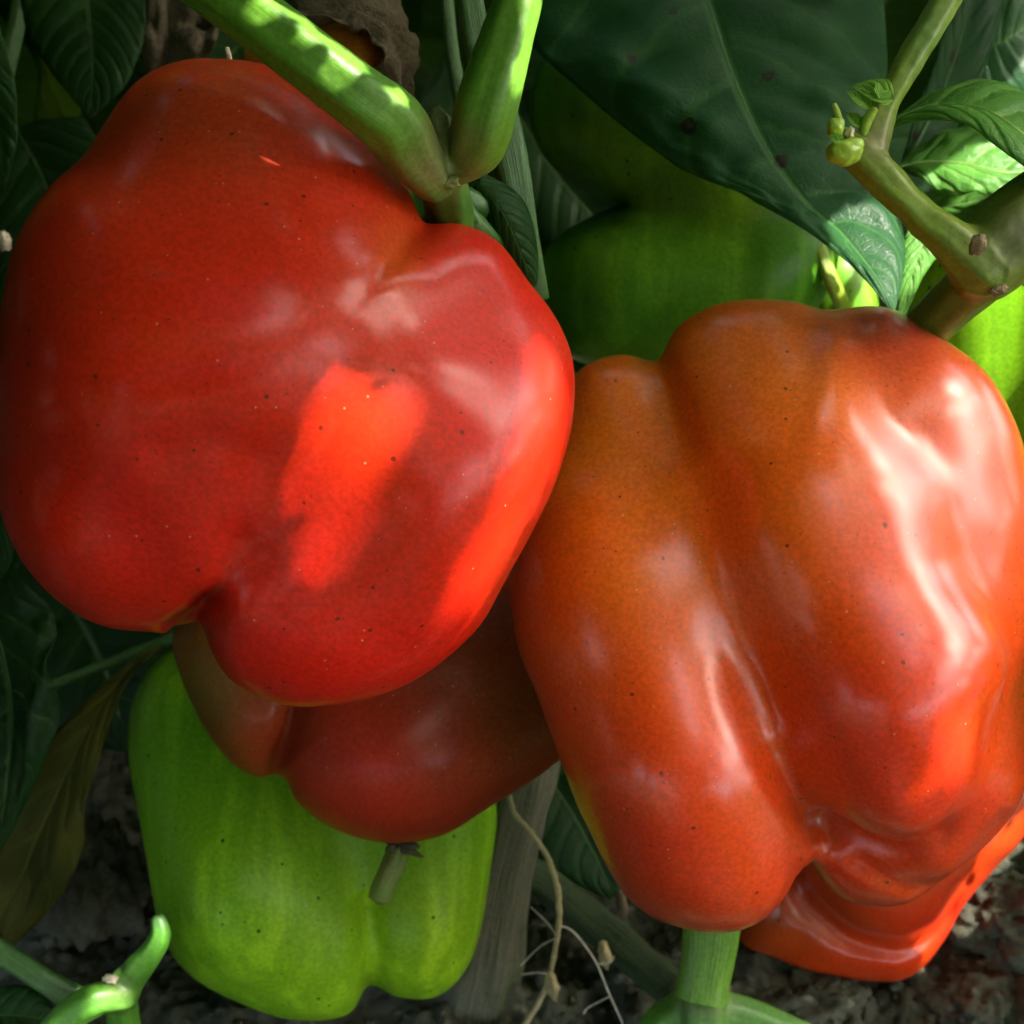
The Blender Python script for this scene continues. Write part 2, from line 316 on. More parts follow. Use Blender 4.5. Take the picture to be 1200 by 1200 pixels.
SOLID = []                                     # world triangles of the peppers, for the light gaps
def pepper(label, group, cpx, d, outline, lobes, mat, colour, k=35, creases=(), h=5, flat=1.0, warp=1.0, blur=10.):
    cx, cy = cpx; c = P(cx, cy, d); S = PX(d)
    z = CP - c; z /= np.linalg.norm(z); x = np.cross(UP, z); x /= np.linalg.norm(x); y = np.cross(z, x)
    Mx = Matrix([[x[i], y[i], z[i], c[i]] for i in range(3)] + [[0, 0, 0, 1]])
    root = thing('bell_pepper', label, 'pepper', c, group); root.matrix_basis = Mx
    al = [n for l in lobes for n in l[0]]
    lo_ = np.array([min(n[i] * (1 if i < 2 else flat) - n[3] for n in al) for i in range(3)]) - 3 * h
    hi_ = np.array([max(n[i] * (1 if i < 2 else flat) + n[3] for n in al) for i in range(3)]) + 3 * h
    ax = [np.arange(lo_[i], hi_[i] + h, h, dtype=np.float32) for i in range(3)]
    X, Y, Z = np.meshgrid(*ax, indexing='ij', sparse=True)
    D = None
    for nodes, kk in lobes:
        q = lobe_sdf(X, Y, Z / flat, nodes); D = q if D is None else smin(D, q, kk or k)
    D = np.ascontiguousarray(D, dtype=np.float32)
    if blur:
        kr = int(math.ceil(2 * blur / h)); kk_ = np.exp(-np.arange(-kr, kr + 1) ** 2 * h * h / (2. * blur * blur)); kk_ /= kk_.sum()
        for a_ in range(3):
            pad = [(0, 0)] * 3; pad[a_] = (kr, kr); Q = np.pad(D, pad, mode='reflect', reflect_type='odd'); D = np.zeros_like(D)
            for i_, wv_ in enumerate(kk_):
                sl_ = [slice(None)] * 3; sl_[a_] = slice(i_, i_ + D.shape[a_]); D += np.float32(wv_) * Q[tuple(sl_)]
    zz = np.clip((ax[2] + 40) / 80, 0, 1)[None, None, :]
    for line, sg, amp in creases:
        L = catmull(line, 60); XX, YY = np.meshgrid(ax[0], ax[1], indexing='ij')
        dd = np.min(np.stack([(XX - l[0]) ** 2 + (YY - l[1]) ** 2 for l in L]), 0)
        D = D + (amp * np.exp(-dd / (2 * sg * sg)))[:, :, None] * zz
    V, F = surface_nets(D, lo_, h); V = relax(V, F, 4)
    # local metres
    V = np.stack([(V[:, 0] - cx) * S, -(V[:, 1] - cy) * S, V[:, 2] * S], 1)
    RM = np.stack([x, y, z])
    T = catmull(outline, 900, True); tt = np.arctan2(T[:, 1] - cy, T[:, 0] - cx); tr = np.hypot(T[:, 0] - cx, T[:, 1] - cy)
    NB = 180; bt = np.full(NB, 0.); np.maximum.at(bt, ((tt + math.pi) / (2 * math.pi) * NB).astype(int) % NB, tr)
    fill = lambda a: np.where(a > 0, a, np.interp(np.arange(NB), np.nonzero(a)[0], a[a > 0], period=NB))
    for it in range(4 if warp else 0):
        px, py, _d = proj(V @ RM + c); th = np.arctan2(py - cy, px - cx); r = np.hypot(px - cx, py - cy)
        e = np.concatenate([F[:, [0, 1]], F[:, [1, 2]], F[:, [2, 3]]]); e = e[r[e[:, 0]] > .5 * bt[bt > 0].min()]
        xs, ys = [px - cx], [py - cy]
        for f_ in (.25, .5, .75): xs.append(px[e[:, 0]] * (1 - f_) + px[e[:, 1]] * f_ - cx); ys.append(py[e[:, 0]] * (1 - f_) + py[e[:, 1]] * f_ - cy)
        xs = np.concatenate(xs); ys = np.concatenate(ys)
        bm = np.zeros(NB); np.maximum.at(bm, ((np.arctan2(ys, xs) + math.pi) / (2 * math.pi) * NB).astype(int) % NB, np.hypot(xs, ys))
        kw = 8 if it < 2 else 3; kern = np.exp(-np.arange(-kw, kw + 1) ** 2 / (.35 * kw) ** 2 / 2); kern /= kern.sum()
        q = np.clip(fill(bt) / fill(bm), .6, 1.6); q = np.convolve(np.concatenate([q[-kw:], q, q[:kw]]), kern, 'valid')
        fb = (th + math.pi) / (2 * math.pi) * NB - .5
        qv = np.interp(fb, np.arange(-1, NB + 1), np.concatenate([q[-1:], q, q[:1]]))
        rm = np.interp(fb, np.arange(-1, NB + 1), np.concatenate([fill(bm)[-1:], fill(bm), fill(bm)[:1]]))
        s = np.clip(r / rm, 0, 1); s = np.clip((s - .25) / .75, 0, 1); s = s * s * (3 - 2 * s)
        sc = 1 + (qv - 1) * s; V[:, 0] *= sc; V[:, 1] *= sc
    if warp: V = relax(V, F, 4)
    # fine unevenness of the skin
    E1 = V[F[:, 1]] - V[F[:, 0]]; E2 = V[F[:, 3]] - V[F[:, 0]]; fn = np.cross(E1, E2)
    N = np.zeros_like(V)
    for i in range(4): np.add.at(N, F[:, i], fn)
    N /= np.linalg.norm(N, axis=1)[:, None] + 1e-12
    sgn = 1 if np.mean(np.sum(N * V, 1)) > 0 else -1
    if sgn < 0: F = F[:, ::-1]; N = -N
    V = V + N * (fbm(V[:, 0] * 55 + cx, V[:, 1] * 55, V[:, 2] * 55, 2) * .0003)[:, None]
    px, py, _d = proj(V @ RM + c)
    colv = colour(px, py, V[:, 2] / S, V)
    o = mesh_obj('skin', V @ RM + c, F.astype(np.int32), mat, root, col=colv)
    # the skin's own frame for its texture
    o.data.transform(Mx.inverted()); o.matrix_parent_inverse = Matrix.Identity(4)
    W = V @ RM + c; SOLID.append((W, F))
    return root
def blob(col, px, py, items):
    """mostly own colour of the ripening skin, with one sunlit spot painted in: base plus soft patches (x, y, rx, ry, colour, amount)"""
    c = np.tile(np.array(col, float), (len(px), 1))
    for x, y, rx, ry, cc, a in items:
        wgt = a * np.exp(-(((px - x) / rx) ** 2 + ((py - y) / ry) ** 2)); c = c + (np.array(cc) - c) * wgt[:, None]
    return c

# ------------------------------------------------------------------ tubes, leaves
def tube(pts, n=None, sides=20, ribs=5, rib=.05, noise=.05, seed=0, cap=True, world=False):
    """pts: (px, py, depth, radius px) along the stem"""
    p = np.asarray(pts, float); n = n or max(8, 6 * len(p)); q = catmull(p, n)
    if world: C, r = q[:, :3], q[:, 3]
    else: C = np.array([P(a[0], a[1], a[2]) for a in q]); r = np.array([a[3] * PX(a[2]) for a in q])
    T = np.gradient(C, axis=0); T /= np.linalg.norm(T, axis=1)[:, None] + 1e-12
    ref = np.cross(T[0], [0.3, .2, .9]); ref /= np.linalg.norm(ref); V = []; UV = []; rows = []
    L = np.concatenate([[0], np.cumsum(np.linalg.norm(np.diff(C, axis=0), axis=1))])
    for i in range(n):
        ref = ref - T[i] * (ref @ T[i]); ref /= np.linalg.norm(ref); bi = np.cross(T[i], ref)
        rows.append((ref.copy(), bi))
    A = np.linspace(0, 2 * math.pi, sides, endpoint=False)
    U = np.array([x[0] for x in rows]); B = np.array([x[1] for x in rows])
    rr = r[:, None] * (1 + rib * np.cos(ribs * A)[None, :])
    X3 = C[:, None, :] + rr[:, :, None] * (np.cos(A)[None, :, None] * U[:, None, :] + np.sin(A)[None, :, None] * B[:, None, :])
    if noise:
        k = 1 / (np.mean(r) * 1.6 + 1e-6); nn = fbm(X3[..., 0] * k + seed, X3[..., 1] * k, X3[..., 2] * k, 3)
        X3 = C[:, None, :] + (X3 - C[:, None, :]) * (1 + noise * nn)[:, :, None]
    V = X3.reshape(-1, 3); F = []
    for i in range(n - 1):
        for j in range(sides):
            a, b = i * sides + j, i * sides + (j + 1) % sides
            F.append((a, b, b + sides, a + sides))
    UV = np.stack([np.tile(np.abs(A / math.pi - 1), n), np.repeat(L / .05, sides)], 1)
    if cap:
        V = np.concatenate([V, [C[0] - T[0] * r[0] * .35, C[-1] + T[-1] * r[-1] * .35]]); a, b = len(V) - 2, len(V) - 1
        UV = np.concatenate([UV, [[0, 0], [0, 1]]])
        for j in range(sides):
            F.append((a, (j + 1) % sides, j)); F.append((b, (n - 1) * sides + j, (n - 1) * sides + (j + 1) % sides))
    return V, F, UV
def tube_obj(name, pts, mat, parent, **kw):
    V, F, UV = tube(pts, **kw); return mesh_obj(name, V, F, mat, parent, uv=UV)

def patch(mid, left, right, nv=40, nu=7, puff=.06, crink=.02, veins=7., seed=0):
    """leaf blade between a left edge, a midrib and a right edge, all (px,py,depth)"""
    g = lambda l: np.array([P(*a) for a in catmull(l, nv)]); m, l, r = g(mid), g(left), g(right)
    T = np.gradient(m, axis=0); T /= np.linalg.norm(T, axis=1)[:, None] + 1e-9
    N = np.cross(r - l, T); N /= np.linalg.norm(N, axis=1)[:, None] + 1e-9
    flip = np.sign(np.sum(N * (CP - m), 1)); N *= flip[:, None]
    us = np.linspace(-1, 1, 2 * nu + 1); v = np.linspace(0, 1, nv); V = np.zeros((nv, len(us), 3))
    for k, u in enumerate(us):
        e = l if u < 0 else r; a = abs(u); wd = np.linalg.norm(e - m, axis=1)
        t = v * veins - a ** 1.25 * 2.1; quilt = np.abs(np.sin(math.pi * t)) ** .7
        nz = fbm(np.full(nv, u * 3.1 + seed), v * 9 + seed, None, 3)
        off = wd * (puff * math.sin(math.pi * a) + crink * a * 2 * nz + .05 * quilt * math.sin(math.pi * min(a, .98)))
        V[:, k] = m + (e - m) * a + N * off[:, None]
    n2 = len(us); F = np.array([(i * n2 + j, i * n2 + j + 1, (i + 1) * n2 + j + 1, (i + 1) * n2 + j) for i in range(nv - 1) for j in range(n2 - 1)])
    UV = np.stack([np.tile((us + 1) / 2, nv), np.repeat(v, n2)], 1)
    return V.reshape(-1, 3), F, UV, m, N
def leaf_obj(parent, mid, left, right, mat, rib=None, label=None, ribw=3., **kw):
    V, F, UV, m, N = patch(mid, left, right, **kw)
    o = mesh_obj('leaf', V, F, mat, parent, uv=UV)
    if label: o['label'] = label
    s = o.modifiers.new('thickness', 'SOLIDIFY'); s.thickness = .0004; s.offset = -1
    if rib is not None:
        dm = np.mean([a[2] for a in mid]); rw = np.linspace(1, .25, len(m)) * ribw * PX(dm)
        pts = np.concatenate([m + N * (rw * .25)[:, None], rw[:, None]], 1)
        V2, F2, U2 = tube(pts, n=len(m), sides=6, ribs=0, rib=0, noise=0, world=True)
        b = mesh_obj('midrib', V2, F2, rib, None, uv=U2); b.parent = o
    return o
def leaf_mesh(name, mat, L=.07, W=.036, fold=.25, droop=.3, nv=16, nu=3, seed=0):
    us = np.linspace(-1, 1, 2 * nu + 1); v = np.linspace(0, 1, nv)
    prof = np.sin(math.pi * v ** .75) ** .8 * (1 - .25 * v) + .02 * (1 - v); V = np.zeros((nv, len(us), 3))
    for k, u in enumerate(us):
        wob = .06 * fbm(np.full(nv, u * 2.3 + seed), v * 6 + seed, None, 2)
        x = u * prof * W * .62; a = abs(u)
        quilt = .02 * L * np.abs(np.sin(math.pi * (v * 7 - a * 2))) * math.sin(math.pi * min(a, .95))
        V[:, k] = np.stack([x, v * L * (1 - .15 * droop), fold * np.abs(x) + wob * W * a - droop * L * v ** 2 + quilt], 1)
    n2 = len(us); F = np.array([(i * n2 + j, i * n2 + j + 1, (i + 1) * n2 + j + 1, (i + 1) * n2 + j) for i in range(nv - 1) for j in range(n2 - 1)])
    UV = np.stack([np.tile((us + 1) / 2, nv), np.repeat(v, n2)], 1)
    return V.reshape(-1, 3), F, UV
def ico(sub=2):
    import bmesh
    bm = bmesh.new(); bmesh.ops.create_icosphere(bm, subdivisions=sub, radius=1)
    V = np.array([v.co[:] for v in bm.verts]); F = np.array([[v.index for v in f.verts] for f in bm.faces]); bm.free(); return V, F
def lump(c, rad, amp=.3, sub=4, seed=0, freq=1.5):
    V, F = ico(sub); n = fbm(V[:, 0] * freq + seed, V[:, 1] * freq + seed * .7, V[:, 2] * freq, 5, .55)
    n2 = np.abs(fbm(V[:, 0] * freq * 2 + seed, V[:, 1] * freq * 2, V[:, 2] * freq * 2 + 9, 3))
    return np.asarray(c) + V * np.asarray(rad) * (1 + amp * n - amp * .5 * n2)[:, None], F

# ------------------------------------------------------------------ ground
SUNK = lambda x, y: 0
gx = np.concatenate([[-40, -15, -6, -3, -1.6, -.9, -.55, -.4], np.arange(-.3, -.1601, .004), np.arange(-.158, .2, .0011), np.arange(.2, .32, .004), [.4, .55, .9, 1.6, 3, 6, 15, 40]])
gy = np.concatenate([[-40, -15, -6, -3, -1, -.3, -.1, .05, .12], np.arange(.15, .20, .004), np.arange(.2, .42, .0011), np.arange(.42, .8, .005), [.9, 1.1, 1.5, 2.2, 4, 8, 16, 60]])
GX, GY = np.meshgrid(gx, gy)
def soil_h(X, Y):
    fade = np.exp(-((X / 1.2) ** 2 + ((Y - .35) / 1.2) ** 2))
    b = fbm(X * 22, Y * 22, None, 3) * .006
    c = fbm(X * 70 + 3, Y * 70, None, 4, .6); c = np.sign(c) * np.abs(c) ** .8 * .0035
    cl = np.maximum(0, fbm(X * 140 + 9, Y * 140 + 4, None, 2)) * .003
    f = fbm(X * 420, Y * 420, None, 2, .7) * .0008
    return (b + c + cl + f) * fade - .003
GZ = soil_h(GX, GY)
ny, nx = GX.shape
ii = np.arange(ny * nx).reshape(ny, nx)
GF = np.stack([ii[:-1, :-1].ravel(), ii[:-1, 1:].ravel(), ii[1:, 1:].ravel(), ii[1:, :-1].ravel()], 1)
tag(mesh_obj('ground', np.stack([GX.ravel(), GY.ravel(), GZ.ravel()], 1), GF, M['soil']), kind='structure')

# ------------------------------------------------------------------ peppers
RED = (.54, .012, .003)
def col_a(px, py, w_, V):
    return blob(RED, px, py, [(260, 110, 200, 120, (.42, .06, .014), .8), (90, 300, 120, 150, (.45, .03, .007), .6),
        (430, 320, 90, 90, (.40, .045, .012), .5), (465, 300, 30, 60, (.5, .08, .008), .6), (430, 500, 70, 80, (.52, .045, .008), .5), (150, 660, 220, 120, (.58, .008, .003), .7), (420, 760, 200, 100, (.58, .008, .004), .7),  # the patch mid-pepper paints in the orange of its sunlit spot
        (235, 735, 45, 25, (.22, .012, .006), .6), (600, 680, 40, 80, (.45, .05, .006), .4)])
outA = [(255, 69), (305, 75), (380, 108), (440, 165), (478, 222), (497, 262), (540, 263), (585, 285), (620, 330), (650, 370), (668, 410), (674, 455), (668, 510), (650, 570), (625, 620), (600, 665), (565, 730), (520, 775), (470, 805), (410, 823), (350, 828), (300, 815), (262, 790), (243, 750), (234, 728), (222, 728), (205, 740), (150, 740), (100, 727), (50, 690), (15, 640), (-2, 590), (-8, 500), (-5, 420), (0, 360), (12, 300), (35, 250), (60, 215), (95, 185), (115, 155), (130, 130), (155, 100), (185, 80), (220, 70)]
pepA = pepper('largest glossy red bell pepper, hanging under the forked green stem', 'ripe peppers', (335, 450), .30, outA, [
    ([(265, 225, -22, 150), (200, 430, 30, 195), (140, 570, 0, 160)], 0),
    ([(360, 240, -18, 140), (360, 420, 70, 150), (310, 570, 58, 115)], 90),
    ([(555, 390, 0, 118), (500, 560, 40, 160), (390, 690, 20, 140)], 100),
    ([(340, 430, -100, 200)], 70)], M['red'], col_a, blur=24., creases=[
    ([(228, 735), (236, 705), (250, 680)], 10, 24), ([(250, 680), (290, 620)], 18, 6), ([(300, 610), (345, 530), (385, 450), (430, 390)], 40, 12),
    ([(216, 712), (232, 700)], 8, 16), ([(500, 255), (484, 300)], 20, 5),
    ([(215, 520), (250, 505), (300, 520)], 20, 6)])
def col_b(px, py, w_, V):
    return blob((.56, .040, .003), px, py, [(740, 520, 150, 210, (.56, .15, .004), .9), (880, 430, 220, 140, (.57, .135, .004), .85), (900, 620, 100, 220, (.57, .09, .003), .6),
        (1040, 390, 80, 50, (.45, .05, .03), .8), (1080, 560, 60, 130, (.45, .04, .015), .5), (1060, 880, 140, 130, (.58, .016, .004), .7), (800, 1010, 150, 110, (.58, .016, .003), .7), (955, 960, 50, 40, (.42, .06, .006), .6)])
outB = [(668, 445), (700, 422), (740, 417), (772, 427), (785, 395), (810, 370), (850, 354), (900, 350), (940, 356), (966, 367), (990, 360), (1040, 360), (1070, 375), (1110, 400), (1150, 430), (1180, 470), (1200, 520), (1214, 600), (1216, 700), (1212, 820), (1206, 900), (1195, 940), (1168, 978), (1135, 1008), (1100, 1035), (1060, 1060), (1010, 1060), (970, 1040), (945, 1008), (935, 1020), (920, 1050), (890, 1080), (850, 1093), (800, 1088), (750, 1065), (715, 1025), (690, 975), (670, 930), (655, 890), (630, 820), (610, 770), (600, 720), (597, 670), (605, 600), (630, 510)]
pepB = pepper('large glossy orange-red bell pepper with long pale highlights and folded lobes', 'ripe peppers', (905, 715), .345, outB, [
    ([(735, 530, 0, 108), (745, 700, 45, 140), (805, 880, 55, 146), (825, 955, 40, 137)], 0),
    ([(895, 465, 20, 114), (950, 620, 80, 130), (1035, 790, 108, 124), (1045, 850, 92, 108)], 40),
    ([(1062, 495, 15, 126), (1110, 650, 5, 108), (1115, 880, -20, 108), (1085, 925, -28, 96)], 26),
    ([(1020, 965, -62, 92)], 14),
    ([(930, 610, 0, 188)], 80), ([(900, 700, -70, 190)], 60)], M['orange'], col_b, blur=15., k=75, creases=[
    ([(772, 425), (785, 470), (810, 540)], 16, 7), ([(966, 366), (984, 410)], 14, 5),
    ([(905, 870), (932, 930), (968, 962), (1040, 966), (1090, 958)], 11, 7), ([(1000, 992), (1040, 1014), (1080, 1021), (1125, 1005), (1172, 962)], 8, 9), ([(840, 600), (870, 740), (900, 860), (950, 950)], 26, 10)])
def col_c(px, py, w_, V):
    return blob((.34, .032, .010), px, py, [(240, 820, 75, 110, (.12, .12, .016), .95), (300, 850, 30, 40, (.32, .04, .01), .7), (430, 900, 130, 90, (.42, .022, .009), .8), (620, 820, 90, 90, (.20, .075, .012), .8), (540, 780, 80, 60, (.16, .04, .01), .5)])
outC = [(207, 735), (211, 790), (228, 830), (250, 870), (278, 900), (310, 911), (332, 908), (350, 940), (380, 965), (420, 982), (470, 988), (520, 978), (580, 942), (650, 895), (690, 840), (690, 740), (620, 680), (450, 660), (280, 670)]
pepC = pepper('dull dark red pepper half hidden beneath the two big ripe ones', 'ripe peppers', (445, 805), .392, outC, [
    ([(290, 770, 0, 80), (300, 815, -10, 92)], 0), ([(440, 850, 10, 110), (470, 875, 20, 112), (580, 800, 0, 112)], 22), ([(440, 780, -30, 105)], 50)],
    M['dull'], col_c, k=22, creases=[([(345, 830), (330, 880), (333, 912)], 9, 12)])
def col_d(px, py, w_, V):
    return blob((.125, .30, .009), px, py, [(200, 860, 80, 120, (.11, .29, .012), .7), (330, 1000, 100, 160, (.18, .36, .008), .6), (490, 1080, 80, 90, (.21, .34, .008), .8), (380, 1120, 70, 90, (.17, .32, .008), .6)])
outD = [(225, 755), (185, 772), (160, 810), (150, 850), (152, 900), (165, 970), (175, 1030), (185, 1080), (202, 1120), (232, 1150), (280, 1175), (330, 1193), (380, 1196), (412, 1186), (428, 1158), (434, 1150), (445, 1158), (470, 1169), (510, 1168), (540, 1145), (560, 1100), (575, 1020), (582, 940), (565, 850), (490, 765), (350, 735)]
pepD = pepper('pale green bell pepper low on the left with tiny dark specks', 'green peppers', (360, 965), .445, outD, [
    ([(280, 860, 0, 120), (290, 1040, 20, 135), (360, 1085, 20, 108)], 0), ([(480, 890, 10, 100), (503, 1065, 20, 100)], 26), ([(360, 920, -30, 150)], 60)],
    M['green'], col_d, k=26, creases=[([(432, 1165), (432, 1125), (425, 1060)], 11, 16)])
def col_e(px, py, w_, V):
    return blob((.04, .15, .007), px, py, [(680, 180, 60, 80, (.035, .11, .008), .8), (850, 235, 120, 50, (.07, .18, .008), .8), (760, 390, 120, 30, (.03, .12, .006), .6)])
outE = [(650, 60), (624, 100), (622, 150), (648, 195), (690, 226), (722, 240), (690, 256), (650, 280), (632, 315), (628, 350), (640, 395), (680, 425), (760, 436), (850, 428), (930, 395), (975, 330), (985, 260), (960, 190), (860, 100), (740, 50)]
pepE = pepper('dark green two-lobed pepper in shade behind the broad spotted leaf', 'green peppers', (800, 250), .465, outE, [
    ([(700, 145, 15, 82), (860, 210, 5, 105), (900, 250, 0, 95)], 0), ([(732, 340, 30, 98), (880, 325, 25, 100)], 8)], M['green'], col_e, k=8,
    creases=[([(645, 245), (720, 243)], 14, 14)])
def col_f(px, py, w_, V):
    return blob((.52, .035, .004), px, py, [(900, 1090, 70, 40, (.26, .05, .006), .8), (1110, 1080, 50, 80, (.45, .012, .006), .8)])
outF = [(880, 1020), (866, 1098), (910, 1124), (960, 1141), (1030, 1150), (1060, 1147), (1085, 1130), (1108, 1100), (1130, 1062), (1165, 1020), (1204, 975), (1225, 900), (1150, 860), (980, 880)]
pepF = pepper('orange-red pepper lying on the soil under the bright long-lobed one', 'ripe peppers', (1040, 1020), .455, outF, [
    ([(1010, 960, 30, 105), (1040, 990, 20, 112)], 0), ([(950, 1040, -45, 92), (1040, 1050, -45, 98)], 8), ([(1100, 1000, -30, 90), (1140, 950, -20, 90)], 20)], M['orange'], col_f, blur=6., k=10, h=4.5, creases=[([(925, 1030), (955, 1066), (1000, 1096), (1050, 1108), (1090, 1100), (1122, 1074), (1150, 1030)], 8, 14)])
def col_g(px, py, w_, V):
    return blob((.15, .38, .008), px, py, [(1160, 470, 60, 60, (.13, .36, .006), .6)])
pepG = pepper('bright sunlit green pepper at the right edge behind the stalk', 'green peppers', (1200, 400), .44,
    [(1060, 330), (1050, 420), (1090, 500), (1180, 560), (1290, 540), (1350, 440), (1340, 330), (1260, 250), (1150, 245), (1085, 275)], [
    ([(1150, 350, 0, 100), (1150, 450, 0, 95)], 0), ([(1260, 350, 10, 95), (1250, 440, 10, 95)], 25)], M['green'], col_g, k=25, h=8)
pepG2 = pepper('small patch of green pepper showing between leaf tip and stalk', 'green peppers', (975, 350), .50,
    [(925, 330), (930, 400), (960, 430), (1010, 420), (1030, 370), (1010, 300), (975, 280), (945, 295)], [([(970, 330, 0, 48), (985, 380, 0, 46)], 0)], M['green'],
    lambda px, py, w_, V: blob((.05, .16, .006), px, py, []), h=6)
pepH = pepper('withered orange pepper scrap caught behind the thick stem', 'ripe peppers', (385, 80), .37,
    [(285, 62), (305, 90), (350, 130), (400, 140), (445, 110), (452, 60), (430, 30), (380, 28), (320, 40)], [([(320, 85, 0, 40), (370, 100, 0, 42)], 0), ([(420, 75, 0, 42)], 10)], M['dull'],
    lambda px, py, w_, V: blob((.55, .20, .02), px, py, [(330, 90, 40, 40, (.5, .09, .012), .8)]), h=4)

# stalks and calyxes of the peppers
def calyx(parent, pts, mat):
    """five pointed sepals spreading from a stalk end: pts = list of ((x,y,d) base, (x,y,d) tip, width px)"""
    Vs, Fs, n = [], [], 0
    for b, t, wd in pts:
        mid = [((1 - s) * b[0] + s * t[0], (1 - s) * b[1] + s * t[1], (1 - s) * b[2] + s * t[2] - .004 * math.sin(math.pi * s), wd * (1 - s) ** .7 + 1.) for s in np.linspace(0, 1, 5)]
        V, F, U = tube(mid, n=10, sides=8, rib=0, noise=.1); Vs.append(V); Fs += [tuple(i + n for i in f) for f in F]; n += len(V)
    return mesh_obj('calyx', np.concatenate(Vs), Fs, mat, parent)
calyx(pepA, [((528, 235, .318), (492, 262, .312), 14), ((528, 235, .318), (560, 262, .318), 16), ((530, 238, .32), (600, 300, .335), 17), ((520, 235, .325), (500, 250, .335), 14), ((540, 232, .325), (618, 262, .34), 16)], M['stem_dark'])
calyx(pepC, [((468, 990, .392), (447, 982, .388), 7), ((468, 990, .392), (492, 992, .386), 9), ((468, 992, .390), (496, 1004, .386), 6), ((464, 990, .39), (452, 996, .386), 6), ((470, 988, .395), (480, 980, .388), 8)], M['dry'])
tube_obj('stalk', [(472, 985, .390, 12), (463, 1010, .388, 15), (452, 1035, .386, 14), (445, 1056, .385, 13)], M['branch'], pepC, noise=.08)
tube_obj('stalk', [(835, 1075, .392, 36), (832, 1110, .392, 34), (826, 1145, .392, 32), (822, 1168, .392, 33)], M['stem'], pepF, ribs=4)
tube_obj('stalk', [(960, 290, .44, 8), (975, 330, .44, 9), (992, 365, .45, 9)], M['bud'], pepG2)

# ------------------------------------------------------------------ plants
def fork(name, parent, cpx, d, arms, colour, h=3., k=14, ridge=.04, mat='fork', nz=.05):
    """stems that grow into each other: arms are lists of (px, py, depth, radius px)"""
    S = PX(d); c = P(cpx[0], cpx[1], d); L = []
    for arm in arms:
        q = catmull(arm, 7 * len(arm)); w_ = np.array([P(a[0], a[1], a[2]) for a in q]) - c
        L.append(np.stack([w_ @ RI / S, -(w_ @ UP) / S, -(w_ @ FW) / S, q[:, 3] * q[:, 2] / d], 1))
    A = np.concatenate(L); lo_ = A[:, :3].min(0) - A[:, 3].max() - 4 * h; hi_ = A[:, :3].max(0) + A[:, 3].max() + 4 * h
    ax = [np.arange(lo_[i], hi_[i] + h, h, dtype=np.float32) for i in range(3)]; X, Y, Z = np.meshgrid(*ax, indexing='ij', sparse=True); D = None
    for l in L:
        e = None
        for p, q in zip(l[:-1], l[1:]):
            m_ = [slice(max(0, np.searchsorted(ax[i], min(p[i] - p[3], q[i] - q[3]) - 50)), np.searchsorted(ax[i], max(p[i] + p[3], q[i] + q[3]) + 50)) for i in range(3)]
            if e is None: e = np.full((len(ax[0]), len(ax[1]), len(ax[2])), 60., np.float32)
            sd = lobe_sdf(X[m_[0]], Y[:, m_[1]], Z[:, :, m_[2]], [tuple(p), tuple(q)]).astype(np.float32); e[tuple(m_)] = np.minimum(e[tuple(m_)], sd)
        D = e if D is None else smin(D, e, k)
    V, F = surface_nets(D, lo_, h); V = relax(V, F, 5)
    best = np.full(len(V), 1e9); U = np.zeros((len(V), 2)); N = np.zeros((len(V), 3))
    for l in L:
        T = np.gradient(l[:, :3], axis=0); T /= np.linalg.norm(T, axis=1)[:, None]; run = np.concatenate([[0], np.cumsum(np.linalg.norm(np.diff(l[:, :3], axis=0), axis=1))])
        for i in range(len(l)):
            o_ = V - l[i, :3]; dd = np.linalg.norm(o_, axis=1) / l[i, 3]; kk = dd < best; best[kk] = dd[kk]
            b1 = np.cross(T[i], [0, 0, 1.]); b1 /= np.linalg.norm(b1) + 1e-9; b2 = np.cross(T[i], b1); an = np.arctan2(o_[kk] @ b2, o_[kk] @ b1)
            al = run[i] + o_[kk] @ T[i]; U[kk] = np.stack([np.abs(an / math.pi), al * S / .05], 1)
            of = o_[kk] - (o_[kk] @ T[i])[:, None] * T[i]; N[kk] = of * (ridge * np.cos(an * 6 + al * .002))[:, None]
    V = V + N; V = V + N * 0 + (V - V) ; nn = fbm(V[:, 0] * .03, V[:, 1] * .03, V[:, 2] * .03, 3)
    V = relax(V, F, 1)
    W = c + (V[:, 0:1] * RI - V[:, 1:2] * UP - V[:, 2:3] * FW) * S
    W = W + (fbm(W[:, 0] * 180, W[:, 1] * 180, W[:, 2] * 180, 3) * nz * .004)[:, None] * np.array([.5, -.5, .5])
    px, py, _d = proj(W); E1 = W[F[:, 1]] - W[F[:, 0]]; E2 = W[F[:, 3]] - W[F[:, 0]]
    if np.mean(np.sum(np.cross(E1, E2) * (W[F[:, 0]] - W.mean(0)), 1)) < 0: F = F[:, ::-1]
    return mesh_obj(name, W, F, M[mat], parent, uv=U, col=colour(px, py, None, W))
pl1 = thing('pepper_plant', 'pepper plant with thick bright green stems forking above the largest red pepper', 'plant', P(520, 180, .29), None)
G1 = (.095, .24, .016)
